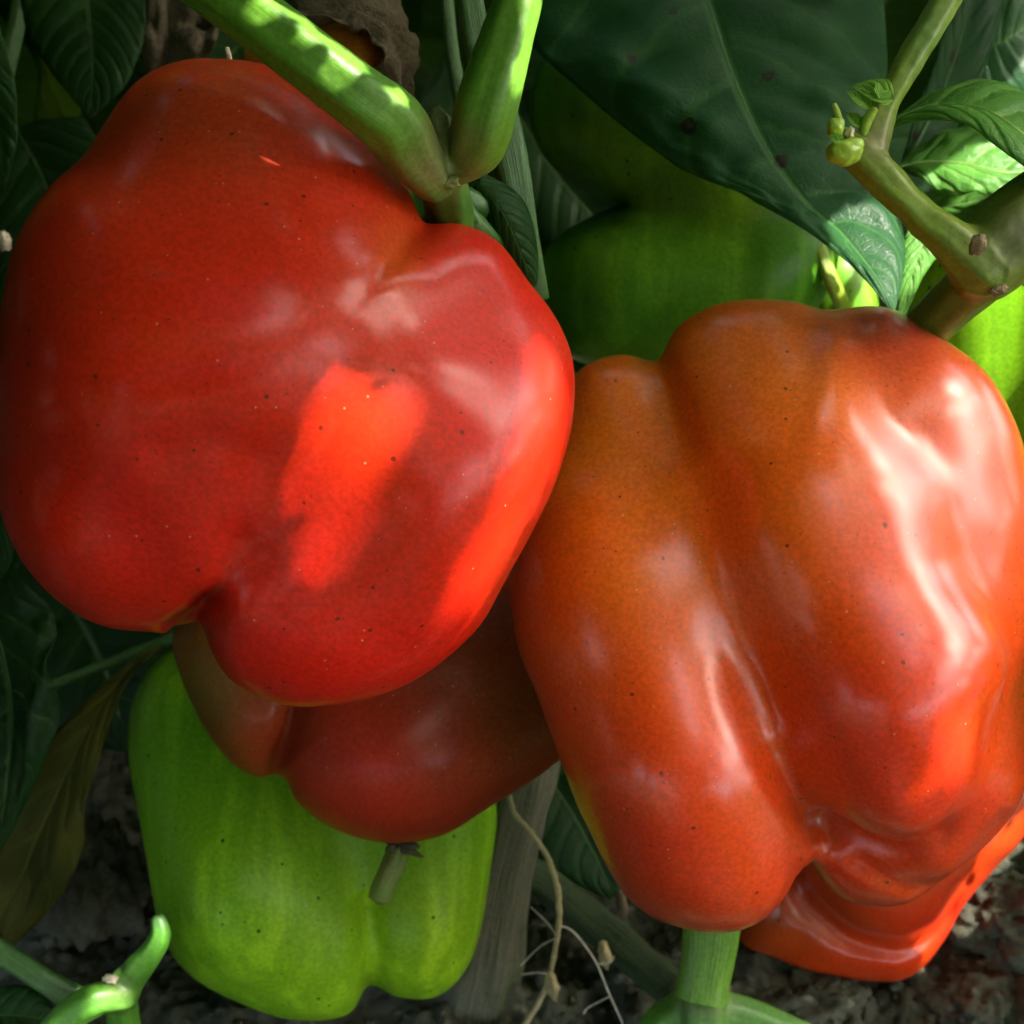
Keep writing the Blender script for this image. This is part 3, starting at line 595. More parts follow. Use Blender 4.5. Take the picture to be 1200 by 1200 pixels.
fork('stem', pl1, (400, 90), .28, [[(140, -98, .266, 34), (268, -3, .265, 35), (360, 68, .265, 35), (423, 116, .268, 36), (460, 146, .274, 38), (486, 184, .282, 33), (508, 215, .289, 22)],
    [(613, -60, .281, 28), (606, 0, .280, 28), (592, 50, .280, 31), (580, 90, .280, 34), (569, 128, .281, 36), (560, 165, .285, 34), (548, 186, .288, 25), (524, 200, .291, 20)],
    [(512, 150, .289, 20), (514, 190, .290, 28), (520, 215, .296, 27), (526, 245, .308, 27), (530, 275, .325, 25)]],
    lambda px, py, w_, V: blob(G1, px, py, [(515, 160, 26, 40, (.13, .11, .045), .9), (510, 205, 50, 26, (.17, .17, .08), .85), (545, 165, 30, 30, (.12, .14, .03), .7), (575, 40, 40, 120, (.085, .20, .015), .6), (530, 245, 40, 22, (.035, .12, .02), .95)]),
    k=10)['label'] = 'thick green stem forking above the red pepper'
V, F = lump(P(512, 148, .2862), (.0024, .0016, .0042), .15, 4, 5.1, 1.6); mesh_obj('scar', V, F, M['stem_joint'], pl1)
V, F = lump(P(522, 214, .2862), (.0030, .0014, .0014), .25, 4, 8.1, 2.); mesh_obj('scar', V, F, M['stem_joint'], pl1)
tube_obj('stem', [(545, -40, .335, 16), (562, 60, .335, 18), (592, 160, .335, 22), (612, 260, .338, 18), (632, 350, .345, 12)], M['stem_dark'], pl1, n=40, ribs=4, rib=.12)['label'] = 'dark ribbed stem behind the fork'
tube_obj('stem', [(520, -40, .36, 8), (530, 60, .36, 8), (550, 180, .36, 8)], M['stem_dark'], pl1)
leaf_obj(pl1, [(560, 215, .325), (590, 250, .324), (612, 300, .33), (625, 335, .335)], [(556, 222, .327), (572, 262, .328), (598, 310, .333), (624, 337, .335)], [(568, 205, .327), (612, 235, .33), (628, 290, .333), (628, 335, .335)], M['leaf'], puff=.12, label='small folded green leaf behind the red pepper shoulder')

pl2 = thing('pepper_plant', 'pepper plant with olive branches, buds and a brown joint above the orange-red pepper', 'plant', P(1150, 300, .31), None)
fork('branch', pl2, (1120, 190), .31, [[(1135, -50, .312, 17), (1108, 0, .312, 17), (1070, 65, .311, 16), (1042, 115, .311, 15), (1028, 150, .311, 19), (1020, 174, .311, 21)],
    [(998, 176, .310, 20), (1020, 195, .309, 22), (1065, 240, .308, 21), (1105, 275, .307, 23), (1150, 310, .309, 34)],
    [(1155, 308, .312, 44), (1180, 282, .311, 50), (1215, 252, .311, 49), (1270, 215, .312, 47)], [(1160, 316, .316, 32), (1122, 350, .326, 29), (1085, 385, .338, 27), (1060, 410, .35, 26)]],
    lambda px, py, w_, V: blob((.16, .24, .02), px, py, [(1205, 275, 72, 70, (.06, .064, .016), .97), (1030, 165, 28, 30, (.15, .13, .05), .8), (1085, 40, 25, 90, (.075, .16, .02), .7), (1110, 365, 50, 40, (.05, .13, .015), .9)]),
    k=12, nz=.12)['label'] = 'olive branch growing from a thick brown knotty joint'
V, F = lump(P(1146, 287, .2985), (.0018, .0010, .0026), .3, 3, 2.2); mesh_obj('scar', V, F, M['corky'], pl2)
V, F = lump(P(1170, 340, .306), (.0020, .0012, .0014), .4, 3, 4.2); mesh_obj('scar', V, F, M['corky'], pl2)
bt = [((990, 178), (22, 16)), ((979, 150), (11, 12)), ((998, 172), (14, 13))]
for (x, y), (a, b) in bt:
    V, F = lump(P(x, y, .303), (a * PX(.303), b * PX(.303), b * PX(.303)), .18, 3, x * .1); mesh_obj('bud', V, F, M['bud'], pl2)
tube_obj('bud_stalk', [(985, 145, .303, 4), (980, 130, .303, 4), (977, 122, .303, 3)], M['bud'], pl2)
tube_obj('bud_stalk', [(1012, 158, .304, 4), (1018, 138, .303, 6), (1026, 127, .302, 4)], M['bud'], pl2)
V, F = lump(P(996, 156, .304), (.0011, .0011, .0012), .5, 3, 9.); mesh_obj('dry_petal', V, F, M['pale'], pl2)
for x, y, d, L, al in ((1047, 118, .3045, .0095, (-1, 0, .75)), (1022, 128, .3035, .007, (-.5, 0, 1)), (1030, 116, .3030, .006, (.5, 0, 1)), (1008, 150, .3035, .005, (-.2, 0, 1)), (988, 168, .3015, .004, (-.8, 0, .8))):
    V, F, UV = leaf_mesh('bud_leaf', None, L, L * .6, .35, .25, 10, 3, seed=x)
    q = np.array([[1, 0, 0], [0, 1, 0], [0, 0, 1.]]); q = np.array(Matrix(((0, 0, 0),) * 3)); n_ = Vector(SUN * .6 - FW); a_ = Vector(al); a_ = (a_ - n_.normalized() * a_.dot(n_.normalized())).normalized(); n_.normalize(); x_ = a_.cross(n_)
    q = np.array([[x_[i], a_[i], n_[i]] for i in range(3)])
    mesh_obj('bud_leaf', V @ q.T + P(x, y, d), F, M['leaf_bud'], pl2, uv=UV)
# the broad spotted leaf
leaf_obj(pl2, [(770, -140, .405), (825, -10, .388), (855, 80, .378), (895, 170, .370), (945, 240, .366), (985, 275, .362), (1025, 325, .3555), (1046, 364, .352)],
    [(700, -120, .405), (600, -40, .392), (625, 52, .384), (690, 108, .378), (790, 195, .372), (885, 238, .366), (985, 300, .357), (1045, 366, .352)],
    [(850, -150, .41), (1000, -60, .40), (1036, 30, .392), (1040, 110, .382), (1030, 170, .381), (1046, 225, .375), (1060, 295, .366), (1048, 365, .352)],
    M['leaf_top'], rib=M['stem_dark'], ribw=2.6, nv=90, nu=18, puff=.03, crink=.02, veins=9, label='broad dark leaf with brown specks and a sunlit tip')
leaf_obj(pl2, [(1022, 165, .314), (1050, 140, .316), (1100, 124, .312), (1150, 128, .308), (1195, 155, .306), (1240, 200, .306)],
    [(1020, 160, .314), (1048, 136, .318), (1098, 112, .325), (1152, 100, .328), (1205, 122, .328), (1250, 180, .32)],
    [(1024, 170, .314), (1052, 148, .313), (1100, 138, .306), (1145, 152, .302), (1185, 182, .300), (1230, 215, .302)],
    M['leaf_lit'], rib=M['stem'], nv=40, nu=8, puff=.1, label='curved fresh green leaf arching over the brown branch')
leaf_obj(pl2, [(1055, 196, .399), (1085, 190, .397), (1130, 192, .395), (1180, 203, .395), (1235, 195, .399)],
    [(1056, 192, .401), (1085, 165, .405), (1125, 146, .407), (1185, 160, .407), (1235, 182, .402)],
    [(1057, 200, .398), (1085, 215, .392), (1130, 228, .389), (1180, 222, .39), (1235, 205, .397)],
    M['leaf_lit'], rib=M['stem'], nv=40, nu=8, puff=.14, crink=.06, veins=5, label='small crinkled leaf half in bright sun')
leaf_obj(pl2, [(1058, 195, .41), (1088, 140, .412), (1118, 70, .415), (1145, -30, .42)], [(1056, 190, .41), (1075, 130, .408), (1098, 60, .41), (1112, -30, .415)], [(1060, 200, .412), (1115, 160, .417), (1160, 70, .424), (1180, -30, .43)], M['leaf_top'], rib=M['stem_dark'], nv=36, puff=.08, label='tall shaded leaf standing behind the curved fresh leaf')
leaf_obj(pl2, [(1150, 60, .46), (1190, 40, .46), (1240, 0, .47)], [(1110, -20, .46), (1180, -60, .46), (1240, -10, .47)], [(1120, 150, .46), (1200, 130, .46), (1250, 10, .47)], M['leaf_top'], nv=24, puff=.1, label='deep shaded leaf in the upper right corner')
leaf_obj(pl2, [(600, 120, .57), (650, 200, .56), (700, 260, .555), (740, 330, .555)], [(540, 160, .57), (590, 240, .56), (660, 300, .555), (738, 332, .555)], [(660, 90, .57), (730, 160, .56), (760, 230, .555), (742, 331, .555)], M['leaf_dark'], nv=24, puff=.1)
leaf_obj(pl2, [(1088, 262, .385), (1078, 295, .382), (1066, 330, .38), (1056, 372, .38)], [(1066, 262, .384), (1056, 295, .382), (1054, 330, .38), (1052, 372, .38)], [(1100, 268, .386), (1102, 292, .384), (1080, 325, .381), (1058, 374, .38)], M['leaf_lit'], nv=24, puff=.08, label='narrow sunlit leaf under the budded branch')
leaf_obj(pl2, [(1060, 250, .43), (1120, 240, .42), (1180, 225, .415), (1230, 200, .415)], [(1060, 240, .43), (1110, 215, .43), (1180, 195, .425), (1230, 190, .418)], [(1062, 262, .43), (1110, 268, .422), (1170, 255, .41), (1230, 215, .41)], M['leaf_lit'], nv=24, puff=.12, label='pale green leaf above the brown branch')

pl3 = thing('pepper_shoot', 'cut green forked shoot with a hooked stub, low beside the pale green pepper', 'plant', P(140, 1190, .40), None)
fork('stem', pl3, (130, 1160), .39, [[(186, 1080, .386, 9), (188, 1095, .386, 12), (178, 1115, .388, 14), (158, 1140, .392, 17), (142, 1168, .396, 19), (150, 1230, .41, 20)], [(142, 1166, .392, 18), (112, 1172, .386, 19), (80, 1192, .385, 19), (40, 1240, .385, 19)]],
    lambda px, py, w_, V: blob((.07, .22, .02), px, py, [(140, 1160, 20, 20, (.11, .15, .05), .7), (186, 1078, 12, 10, (.1, .22, .08), .8)]), k=12, h=2.5)['label'] = 'forked stem with a hooked stub'
tube_obj('stem', [(-60, 1075, .40, 14), (0, 1115, .40, 14), (50, 1148, .40, 15), (100, 1178, .402, 17)], M['stem_dark'], pl3, n=30, ribs=4, rib=.12)
V, F = lump(P(128, 1147, .387), (.0022, .0014, .0016), .5, 3, 3.); mesh_obj('scar', V, F, M['pale'], pl3)
leaf_obj(pl3, [(-60, 1195, .405), (0, 1190, .40), (50, 1195, .40), (90, 1215, .40)], [(-60, 1170, .41), (0, 1155, .405), (40, 1160, .402), (92, 1213, .40)], [(-60, 1230, .4), (0, 1240, .395), (50, 1240, .395), (90, 1220, .40)], M['leaf'], nv=24, puff=.1)

pl4 = thing('pepper_plant', 'old grey woody pepper stem rooted in soil between the pale green and orange-red peppers', 'plant', P(560, 1230, .47), None)
tube_obj('woody_stem', [(640, 800, .455, 30), (615, 900, .455, 36), (597, 980, .455, 36), (580, 1060, .458, 40), (566, 1130, .462, 48), (550, 1200, .47, 62), (540, 1260, .48, 80)], M['wood'], pl4, n=60, sides=40, ribs=7, rib=.06, noise=.14)
tube_obj('woody_root', [(590, 1190, .462, 30), (520, 1186, .462, 22), (440, 1188, .466, 16), (340, 1205, .47, 12)], M['wood'], pl4, n=40, noise=.15)
tube_obj('branch', [(585, 1000, .468, 20), (640, 1035, .468, 22), (700, 1085, .46, 22), (760, 1135, .445, 22), (815, 1185, .425, 24)], M['mossy'], pl4, n=40, noise=.1)['label'] = 'dark mossy side branch'
fork('branch', pl4, (820, 1180), .398, [[(822, 1172, .397, 30), (822, 1195, .398, 34), (822, 1250, .40, 36)], [(838, 1180, .398, 20), (880, 1190, .40, 19), (950, 1220, .405, 18)], [(808, 1180, .40, 22), (775, 1203, .40, 24), (750, 1250, .40, 24)]],
    lambda px, py, w_, V: blob((.055, .17, .02), px, py, [(825, 1175, 40, 18, (.12, .15, .06), .7)]), k=12)
V, F = lump(P(846, 1158, .389), (.0022, .0018, .0034), .4, 3, 6.); mesh_obj('scar', V, F, M['corky'], pl4)
leaf_obj(pl4, [(600, 880, .475), (650, 920, .47), (690, 985, .468), (720, 1050, .466)], [(580, 900, .475), (600, 955, .47), (630, 1010, .468), (715, 1055, .466)], [(640, 850, .475), (700, 890, .47), (730, 960, .468), (725, 1050, .466)], M['leaf_dark'], nv=24, puff=.1, label='dark drooping leaf behind the two ripe peppers')

pl5 = thing('pepper_plant', 'shaded pepper plant with dark and yellowing leaves along the left edge', 'plant', P(-40, 900, .50), None)
tube_obj('stem', [(-120, 1180, .54, 20), (-90, 900, .50, 16), (-60, 500, .47, 14), (-20, 200, .45, 12), (40, -60, .45, 10)], M['stem_dark'], pl5, n=40)
leaf_obj(pl5, [(-60, 640, .40), (-10, 720, .39), (15, 820, .385), (10, 920, .385), (-5, 1000, .39)], [(-120, 660, .40), (-120, 780, .40), (-110, 880, .395), (-60, 960, .39), (-6, 1002, .39)], [(0, 640, .40), (42, 690, .388), (62, 760, .383), (58, 870, .383), (0, 1000, .39)], M['leaf_dark'], rib=M['stem_dark'], nv=50, nu=10, puff=.08, crink=.1, veins=9, label='crumpled dark green leaf at the left edge under the red pepper')
leaf_obj(pl5, [(0, 560, .36), (-5, 620, .36), (-10, 690, .365)], [(-60, 570, .36), (-50, 640, .36), (-12, 690, .365)], [(10, 600, .36), (14, 655, .36), (-8, 692, .365)], M['leaf'], nv=20)
leaf_obj(pl5, [(190, 755, .435), (150, 788, .43), (105, 855, .425), (60, 950, .425), (15, 1050, .43), (-40, 1140, .44)], [(189, 753, .435), (140, 786, .43), (70, 850, .428), (0, 920, .43), (-40, 1010, .435), (-60, 1130, .44)], [(191, 758, .435), (152, 798, .428), (120, 870, .423), (100, 960, .42), (70, 1050, .425), (-20, 1140, .44)], M['leaf_yellow'], nv=50, nu=10, puff=.06, crink=.08, label='yellowing leaf with dark blotches')
tube_obj('leaf_stalk', [(50, 806, .44, 6), (120, 780, .44, 6), (180, 756, .44, 7), (240, 735, .44, 7)], M['stem_dark'], pl5)
leaf_obj(pl5, [(95, -60, .43), (105, 20, .42), (110, 80, .415), (106, 138, .415)], [(20, -60, .43), (30, 30, .42), (65, 90, .416), (104, 138, .415)], [(180, -60, .43), (172, 30, .42), (150, 95, .416), (108, 138, .415)], M['leaf'], rib=M['stem_dark'], nv=40, nu=9, label='dark hanging leaf with its tip above the red pepper shoulder')
leaf_obj(pl5, [(-40, 40, .40), (-10, 110, .395), (5, 190, .395), (0, 230, .40)], [(-90, 60, .40), (-70, 130, .40), (-40, 200, .40), (-2, 231, .40)], [(0, 30, .40), (16, 90, .395), (20, 160, .393), (2, 230, .40)], M['leaf'], nv=30, label='blue-green leaf edge at the upper left')
leaf_obj(pl5, [(20, 150, .45), (60, 230, .44), (50, 300, .44), (10, 350, .44)], [(-40, 170, .45), (-20, 250, .44), (-10, 310, .44), (8, 351, .44)], [(100, 140, .45), (130, 200, .44), (110, 270, .44), (12, 350, .44)], M['leaf_dark'], nv=24)
leaf_obj(pl5, [(40, 640, .54), (90, 720, .53), (130, 800, .525), (150, 880, .525)], [(-40, 690, .54), (0, 780, .53), (70, 860, .525), (148, 882, .525)], [(140, 600, .54), (230, 680, .53), (240, 780, .525), (152, 881, .525)], M['leaf_dark'], rib=M['stem_dark'], nv=30, nu=8, label='dark leaf in the shade under the largest red pepper')
leaf_obj(pl5, [(100, 40, .47), (180, -10, .46), (240, -60, .46)], [(80, -20, .47), (140, -60, .46), (238, -62, .46)], [(130, 110, .47), (220, 60, .46), (260, -50, .46)], M['leaf_dark'], nv=24)
# withered leaf bits behind the thick stem
wl = thing('withered_leaf', 'crumpled dry brown leaf behind the red pepper top', 'leaf', P(215, 60, .40))
leaf_obj(wl, [(215, -50, .41), (200, 10, .40), (195, 60, .40), (185, 110, .405)], [(160, -50, .41), (172, 10, .40), (168, 60, .395), (180, 110, .405)], [(270, -50, .41), (262, 20, .405), (240, 70, .40), (190, 112, .405)], M['dry'], nv=40, nu=10, puff=.3, crink=.35, seed=3)
wl2 = thing('withered_leaf', 'curled dry brown leaf rim around the withered orange pepper scrap', 'leaf', P(440, 60, .36))
leaf_obj(wl2, [(350, 22, .362), (400, 18, .360), (445, 30, .360), (462, 70, .362), (470, 120, .365)], [(352, 34, .358), (400, 36, .356), (432, 46, .356), (446, 78, .358), (455, 118, .362)], [(350, 10, .37), (405, 4, .37), (462, 18, .37), (478, 70, .37), (482, 122, .37)], M['dry'], nv=40, nu=8, puff=.3, crink=.25, seed=5)
tag(tube_obj('dry_tip', [(266, 56, .300, 2.5), (268, 64, .300, 3), (271, 74, .301, 2)], M['pale'], None, sides=8), 'tiny pale dry tip on top of the largest red pepper', 'plant bit')
V, F = lump(P(5, 283, .42), (.0018, .002, .0036), .4, 3, 2.); tag(mesh_obj('dry_petal', V, F, M['pale']), 'pale dry petal peeking out at the left edge of the red pepper', 'petal')

# roots, clods
rt = thing('dry_root', 'thin tan root hanging down beside the woody stem', 'root', P(640, 1200, .45))
tube_obj('root', [(596, 930, .425, 3), (604, 955, .425, 3), (622, 975, .426, 3.2), (642, 1005, .428, 3.4), (653, 1040, .43, 3.6), (655, 1080, .432, 3.6), (647, 1130, .436, 3.2), (634, 1170, .44, 3), (605, 1215, .445, 3)], M['root'], rt, n=70, sides=8, rib=0, noise=.25)
for pts in ([(655, 1085, .432, 1.2), (672, 1092, .434, 1.4), (697, 1125, .437, 1.5), (712, 1160, .44, 1.6), (732, 1205, .445, 1.6)], [(652, 1096, .432, 1), (640, 1080, .434, 1), (622, 1063, .436, 1)], [(714, 1168, .44, 1), (700, 1175, .44, 1), (688, 1182, .44, 1), (684, 1188, .44, 1)],
            [(645, 1142, .436, 1), (630, 1140, .436, 1), (612, 1142, .438, 1)], [(650, 1100, .433, 1), (632, 1110, .436, 1), (610, 1132, .438, 1)], [(700, 1130, .437, .8), (715, 1128, .438, .8), (720, 1120, .438, .8)]):
    pts = [(*p_[:3], p_[3] * .6) for p_ in pts]; tube_obj('rootlet', pts, M['rootlet'], rt, n=30, sides=6, rib=0, noise=.2)
def clod(label, x, y, d, rad, seed, amp=.35, mat='soil'):
    V, F = lump(P(x, y, d), rad, amp, 5, seed, 1.7); return tag(mesh_obj('soil_clod', V, F, M[mat]), label, 'clod', 'clods of soil')
clod('tall grey soil clod left of the pale green pepper', 105, 1040, .475, (.017, .016, .030), 2.5)
clod('dark soil clod under the hooked green stub', 235, 1170, .475, (.018, .014, .012), 12.5)
clod('soil clod at the bottom below the orange-red pepper on the ground', 960, 1180, .452, (.015, .012, .007), 4.4)
clod('soil clod beside the long thin root', 668, 1150, .485, (.018, .014, .010), 6.1)
clod('rough soil lump at the right edge below the ripe peppers', 1190, 1080, .475, (.020, .016, .012), 8.8)
clod('crumbly soil lump in the bottom right corner', 1150, 1180, .462, (.014, .012, .008), 9.7)
tag(tube_obj('dry_stick', [(676, 1165, .455, 5), (672, 1185, .452, 6), (660, 1215, .45, 5)], M['root'], None, sides=8, noise=.2), 'short brown stick on the soil beside the thin root', 'stick')
for lab, x, y, d, s in (('small pale dry leaf flake right of the thin root', 706, 1118, .445, 2.), ('pale husk hanging by the long root', 645, 1155, .433, 4.), ('brown dry curl below the orange-red pepper', 726, 1060, .44, 6.)):
    wv = thing('leaf_flake', lab, 'dry leaf', P(x, y, d))
    leaf_obj(wv, [(x, y - 16, d), (x + 4, y, d - .003), (x + 6, y + 18, d)], [(x - 3, y - 14, d), (x - 4, y + 4, d), (x + 5, y + 18, d)], [(x + 4, y - 14, d), (x + 9, y + 4, d - .002), (x + 7, y + 18, d)], M['dry' if 'brown' in lab else 'root'], nv=16, nu=5, puff=.03, crink=.2, seed=s)
# crumbs of soil
IV, IF = ico(1); cv, cf, n0 = [], [], 0
for k in range(1500):
    big = random.random() < .12
    x = random.uniform(-.17, .21); y = random.uniform(.2, .44); r = random.uniform(.0016, .0045) if big else random.uniform(.0005, .0016)
    z = float(soil_h(np.array([x]), np.array([y]))[0])
    v = IV * r * np.array([random.uniform(.7, 1.3), random.uniform(.7, 1.3), random.uniform(.5, .9)]) * (1 + .5 * RNG.uniform(-.5, .5, (len(IV), 1)))
    cv.append(v + [x, y, z + r * .25]); cf.append(IF + n0); n0 += len(IV)
tag(mesh_obj('soil_crumbs', np.concatenate(cv), np.concatenate(cf), M['soil']), 'loose crumbs and small clods scattered over the soil', 'soil', kind='stuff')

# ------------------------------------------------------------------ shaded foliage behind
def look_quat(nrm, along):
    n = Vector(nrm).normalized(); a = Vector(along); a = (a - n * a.dot(n)).normalized(); xx = a.cross(n)
    return Matrix(((xx.x, a.x, n.x), (xx.y, a.y, n.y), (xx.z, a.z, n.z)))
protos = []
for k in range(5):
    V, F, UV = leaf_mesh('leaf', None, .08, .046, .2 + .1 * (k % 3), .15 + .12 * k, 18, 4, seed=k * 3.7)
    me = mesh_obj('leaf', V, F, M['leaf_dark' if k % 2 else 'leaf'], None, uv=UV); protos.append(me.data); bpy.data.objects.remove(me)
for lab, xr, zr, yr, n in (('dense shaded pepper plant filling the dark upper left behind the peppers', (-.55, -.05), (.02, .40), (.56, .84), 250), ('dense shaded pepper plant filling the dark upper right behind the peppers', (-.05, .55), (.02, .40), (.60, .90), 250)):
    b = thing('pepper_plant', lab, 'plant', ((xr[0] + xr[1]) / 2, sum(yr) / 2, 0))
    for s in range(4):
        x0 = random.uniform(*xr); y0 = random.uniform(*yr)
        V, F, UV = tube([(x0, y0, -.01, .008), (x0 + random.uniform(-.03, .03), y0, .15, .007), (x0 + random.uniform(-.06, .06), y0 - .02, .3, .006), (x0 + random.uniform(-.1, .1), y0 - .03, .5, .004)], n=24, sides=10, world=True)
        mesh_obj('stem', V, F, M['stem_dark'], b, uv=UV)
    for k in range(n):
        o = bpy.data.objects.new('leaf', random.choice(protos)); COL.objects.link(o)
        p = Vector((random.uniform(*xr), random.uniform(*yr), random.uniform(*zr)))
        nn = Vector((random.uniform(-.6, .6), -1 + random.uniform(-.4, .4), random.uniform(.2, 1.4)))
        q = look_quat(nn, (random.uniform(-1, 1), random.uniform(-.6, .2), random.uniform(-1, .5)))
        o.matrix_basis = Matrix.Translation(p) @ q.to_4x4() @ Matrix.Scale(random.uniform(.9, 1.9), 4); attach(o, b)

# ------------------------------------------------------------------ unseen leaf canopy added to shape sun and shade, with its gaps
bpy.context.view_layer.update()
tv, tf, n0 = [], [], 0; NS = 0
for W, F in SOLID: tv.append(W); tf.append(F + n0); n0 += len(W)
NS = sum(len(f) for f in tf)
dg = bpy.context.evaluated_depsgraph_get()
for o in list(COL.objects):
    if o.type == 'MESH' and o.name.split('.')[0] not in ('skin', 'ground', 'soil_crumbs'):
        me = o.data; v = np.empty(len(me.vertices) * 3); me.vertices.foreach_get('co', v); v = v.reshape(-1, 3)
        mw = np.array(o.matrix_world); v = v @ mw[:3, :3].T + mw[:3, 3]
        for p in me.polygons:
            if len(p.vertices) == 4: tf.append(np.array([[i + n0 for i in p.vertices]]))
            else: a = [i + n0 for i in p.vertices]; tf.append(np.array([a + [a[-1]]]))
        tv.append(v); n0 += len(v)
TV = np.concatenate(tv); TF = np.concatenate(tf)
bvh = BVHTree.FromPolygons([Vector(v) for v in TV], [tuple(dict.fromkeys(f)) for f in TF.tolist()])
def hit(px, py):
    dr = Vector(P(px, py, 1.) - CP).normalized(); h = bvh.ray_cast(Vector(CP), dr)
    if h[0] is None:
        t = -CP[2] / dr.z if dr.z < 0 else 9
        return (np.array(CP) + np.array(dr) * t, np.array([0, 0, 1.]), -1, np.array(dr)) if t < 2 else None
    n = h[1]; n = -n if n.dot(dr) > 0 else n
    return np.array(h[0]), np.array(n), h[2], np.array(dr)
# where the sun falls in the photograph, and where the peppers mirror the open sky
LIT = [[(312, 0), (320, 0), (428, 78), (404, 80), (356, 48), (335, 22)], [(429, 112), (474, 108), (476, 146), (466, 152)], [(625, -5), (636, -5), (625, 60), (612, 100), (606, 95), (620, 50)],
    [(978, 262), (1040, 235), (1062, 300), (1050, 362), (1030, 350), (990, 300)], [(1088, 214), (1120, 190), (1150, 170), (1200, 185), (1205, 215), (1140, 232)], [(1066, 268), (1098, 270), (1100, 295), (1065, 340), (1058, 330)], [(1112, 278), (1132, 270), (1130, 300), (1116, 300)],
    [(980, 172), (1000, 172), (1000, 184), (982, 184)],
    [(388, 455), (430, 462), (478, 478), (462, 525), (418, 578), (394, 565), (376, 535), (382, 500)], [(375, 628), (400, 635), (408, 655), (390, 660)],
    [(640, 408), (660, 445), (656, 518), (632, 580), (594, 646), (552, 704), (532, 694), (586, 612), (620, 510)],
    [(1086, 850), (1112, 838), (1142, 860), (1132, 896), (1096, 900)],
    [(1085, 1100), (1110, 1060), (1150, 1010), (1200, 955), (1205, 985), (1160, 1030), (1120, 1090), (1090, 1130)], [(1130, 330), (1200, 345), (1205, 520), (1170, 430), (1110, 395)], [(962, 308), (985, 310), (990, 345), (975, 350)],
    [(118, 1160), (150, 1165), (145, 1185), (112, 1185)], [(846, 96), (852, 98), (862, 110), (856, 110)], [(180, 1080), (196, 1090), (196, 1115), (188, 1110)]]
SKYP = [[(1015, 505), (1060, 500), (1110, 530), (1105, 570), (1060, 575), (1030, 555)], [(1105, 440), (1130, 425), (1170, 450), (1195, 490), (1190, 520), (1150, 505), (1115, 500)],
    [(1010, 665), (1050, 665), (1100, 680), (1145, 720), (1148, 780), (1130, 820), (1060, 825), (1040, 790), (1030, 730)], [(1040, 590), (1070, 585), (1110, 640), (1115, 665), (1060, 640)], [(1125, 540), (1150, 540), (1150, 600), (1130, 620)],
    [(810, 705), (835, 715), (850, 770), (870, 820), (860, 880), (890, 930), (892, 978), (850, 962), (835, 900), (850, 850), (825, 790)], [(760, 600), (800, 620), (820, 680), (780, 690)], [(1140, 945), (1162, 885), (1190, 790), (1200, 770), (1200, 860), (1160, 930)],
    [(530, 310), (560, 305), (590, 330), (605, 380), (640, 420), (620, 470), (570, 460), (545, 420), (530, 370)], [(340, 230), (420, 230), (450, 300), (400, 330), (340, 300)], [(110, 560), (160, 540), (230, 550), (220, 590), (150, 590)],
    [(440, 330), (480, 310), (480, 360), (450, 400)], [(480, 660), (540, 680), (520, 740), (490, 730)], [(700, 440), (760, 440), (760, 480), (700, 490)], [(430, 900), (480, 900), (480, 950), (430, 950)], [(700, 190), (720, 190), (720, 300), (690, 300)]]
SU = np.cross(SUN, [0, 0, 1.]); SU /= np.linalg.norm(SU); SV = np.cross(SU, SUN)
GR = .001; GN = 900; LITM = np.zeros((GN, GN), bool); FINEM = LITM.copy()           # map of the sun's view: True where the beam must stay open
def sun_cell(Q): return np.clip(((np.stack([Q @ SU, (Q - [0, .4, .2]) @ SV], -1)) / GR + GN / 2).astype(int), 0, GN - 1)
def grid(poly, st):
    q = np.array(poly); X, Y = np.meshgrid(np.arange(q[:, 0].min(), q[:, 0].max() + 1, st), np.arange(q[:, 1].min(), q[:, 1].max() + 1, st))
    k = inside(X, Y, poly); return zip(X[k], Y[k])
LO = {3: .345, 4: .36, 5: .34, 13: .38}; HI = {0: .285, 1: .285, 2: .30, 6: .31}      # depth of what the spot falls on
sky_o, sky_d, dark_o, refl_o, refl_d, dark_far = [], [], [], [], [], []
for poly in LIT:
    for x, y in grid(poly, 4):
        h = hit(x, y); dp = (h[0] - CP) @ FW if h else 0
        if h and LO.get(LIT.index(poly), 0) < dp < HI.get(LIT.index(poly), 9): i, j = sun_cell(h[0]); LITM[i:i + 2, j:j + 2] = True; FINEM[i, j] |= LIT.index(poly) not in (8, 9, 10, 11)
for poly in SKYP:
    for x, y in grid(poly, 11):
        h = hit(x, y)
        if h:
            r = h[3] - 2 * (h[3] @ h[1]) * h[1]
            if r[2] > .05: sky_o.append(h[0]); sky_d.append(r)
XG, YG = np.meshgrid(np.arange(-60, 1261, 10), np.arange(-60, 1261, 10)); inL = np.zeros(XG.shape, bool); inS = inL.copy()
for p in LIT: inL |= inside(XG, YG, p)
for p in SKYP: inS |= inside(XG, YG, p)
inA = inL.copy()
for a_ in range(-4, 5):
    for b_ in range(-4, 5): inA |= np.roll(np.roll(inL, a_, 0), b_, 1)
for x, y, a_, b_, f_ in zip(XG.ravel(), YG.ravel(), inL.ravel(), inS.ravel(), inA.ravel()):
    if a_: continue
    h = hit(x, y)
    if h is None: continue
    if h[1] @ SUN > -.15: dark_o.append(h[0] + h[1] * 1e-4); dark_far.append(not f_)
    if 0 <= h[2] and not b_ and (h[2] < NS or (x + y) % 20 == 0):
        r = h[3] - 2 * (h[3] @ h[1]) * h[1]
        if r[2] > .22: refl_o.append(h[0]); refl_d.append(r)
sky_o, sky_d, dark_o, refl_o, refl_d = [np.array(a) for a in (sky_o, sky_d, dark_o, refl_o, refl_d)]
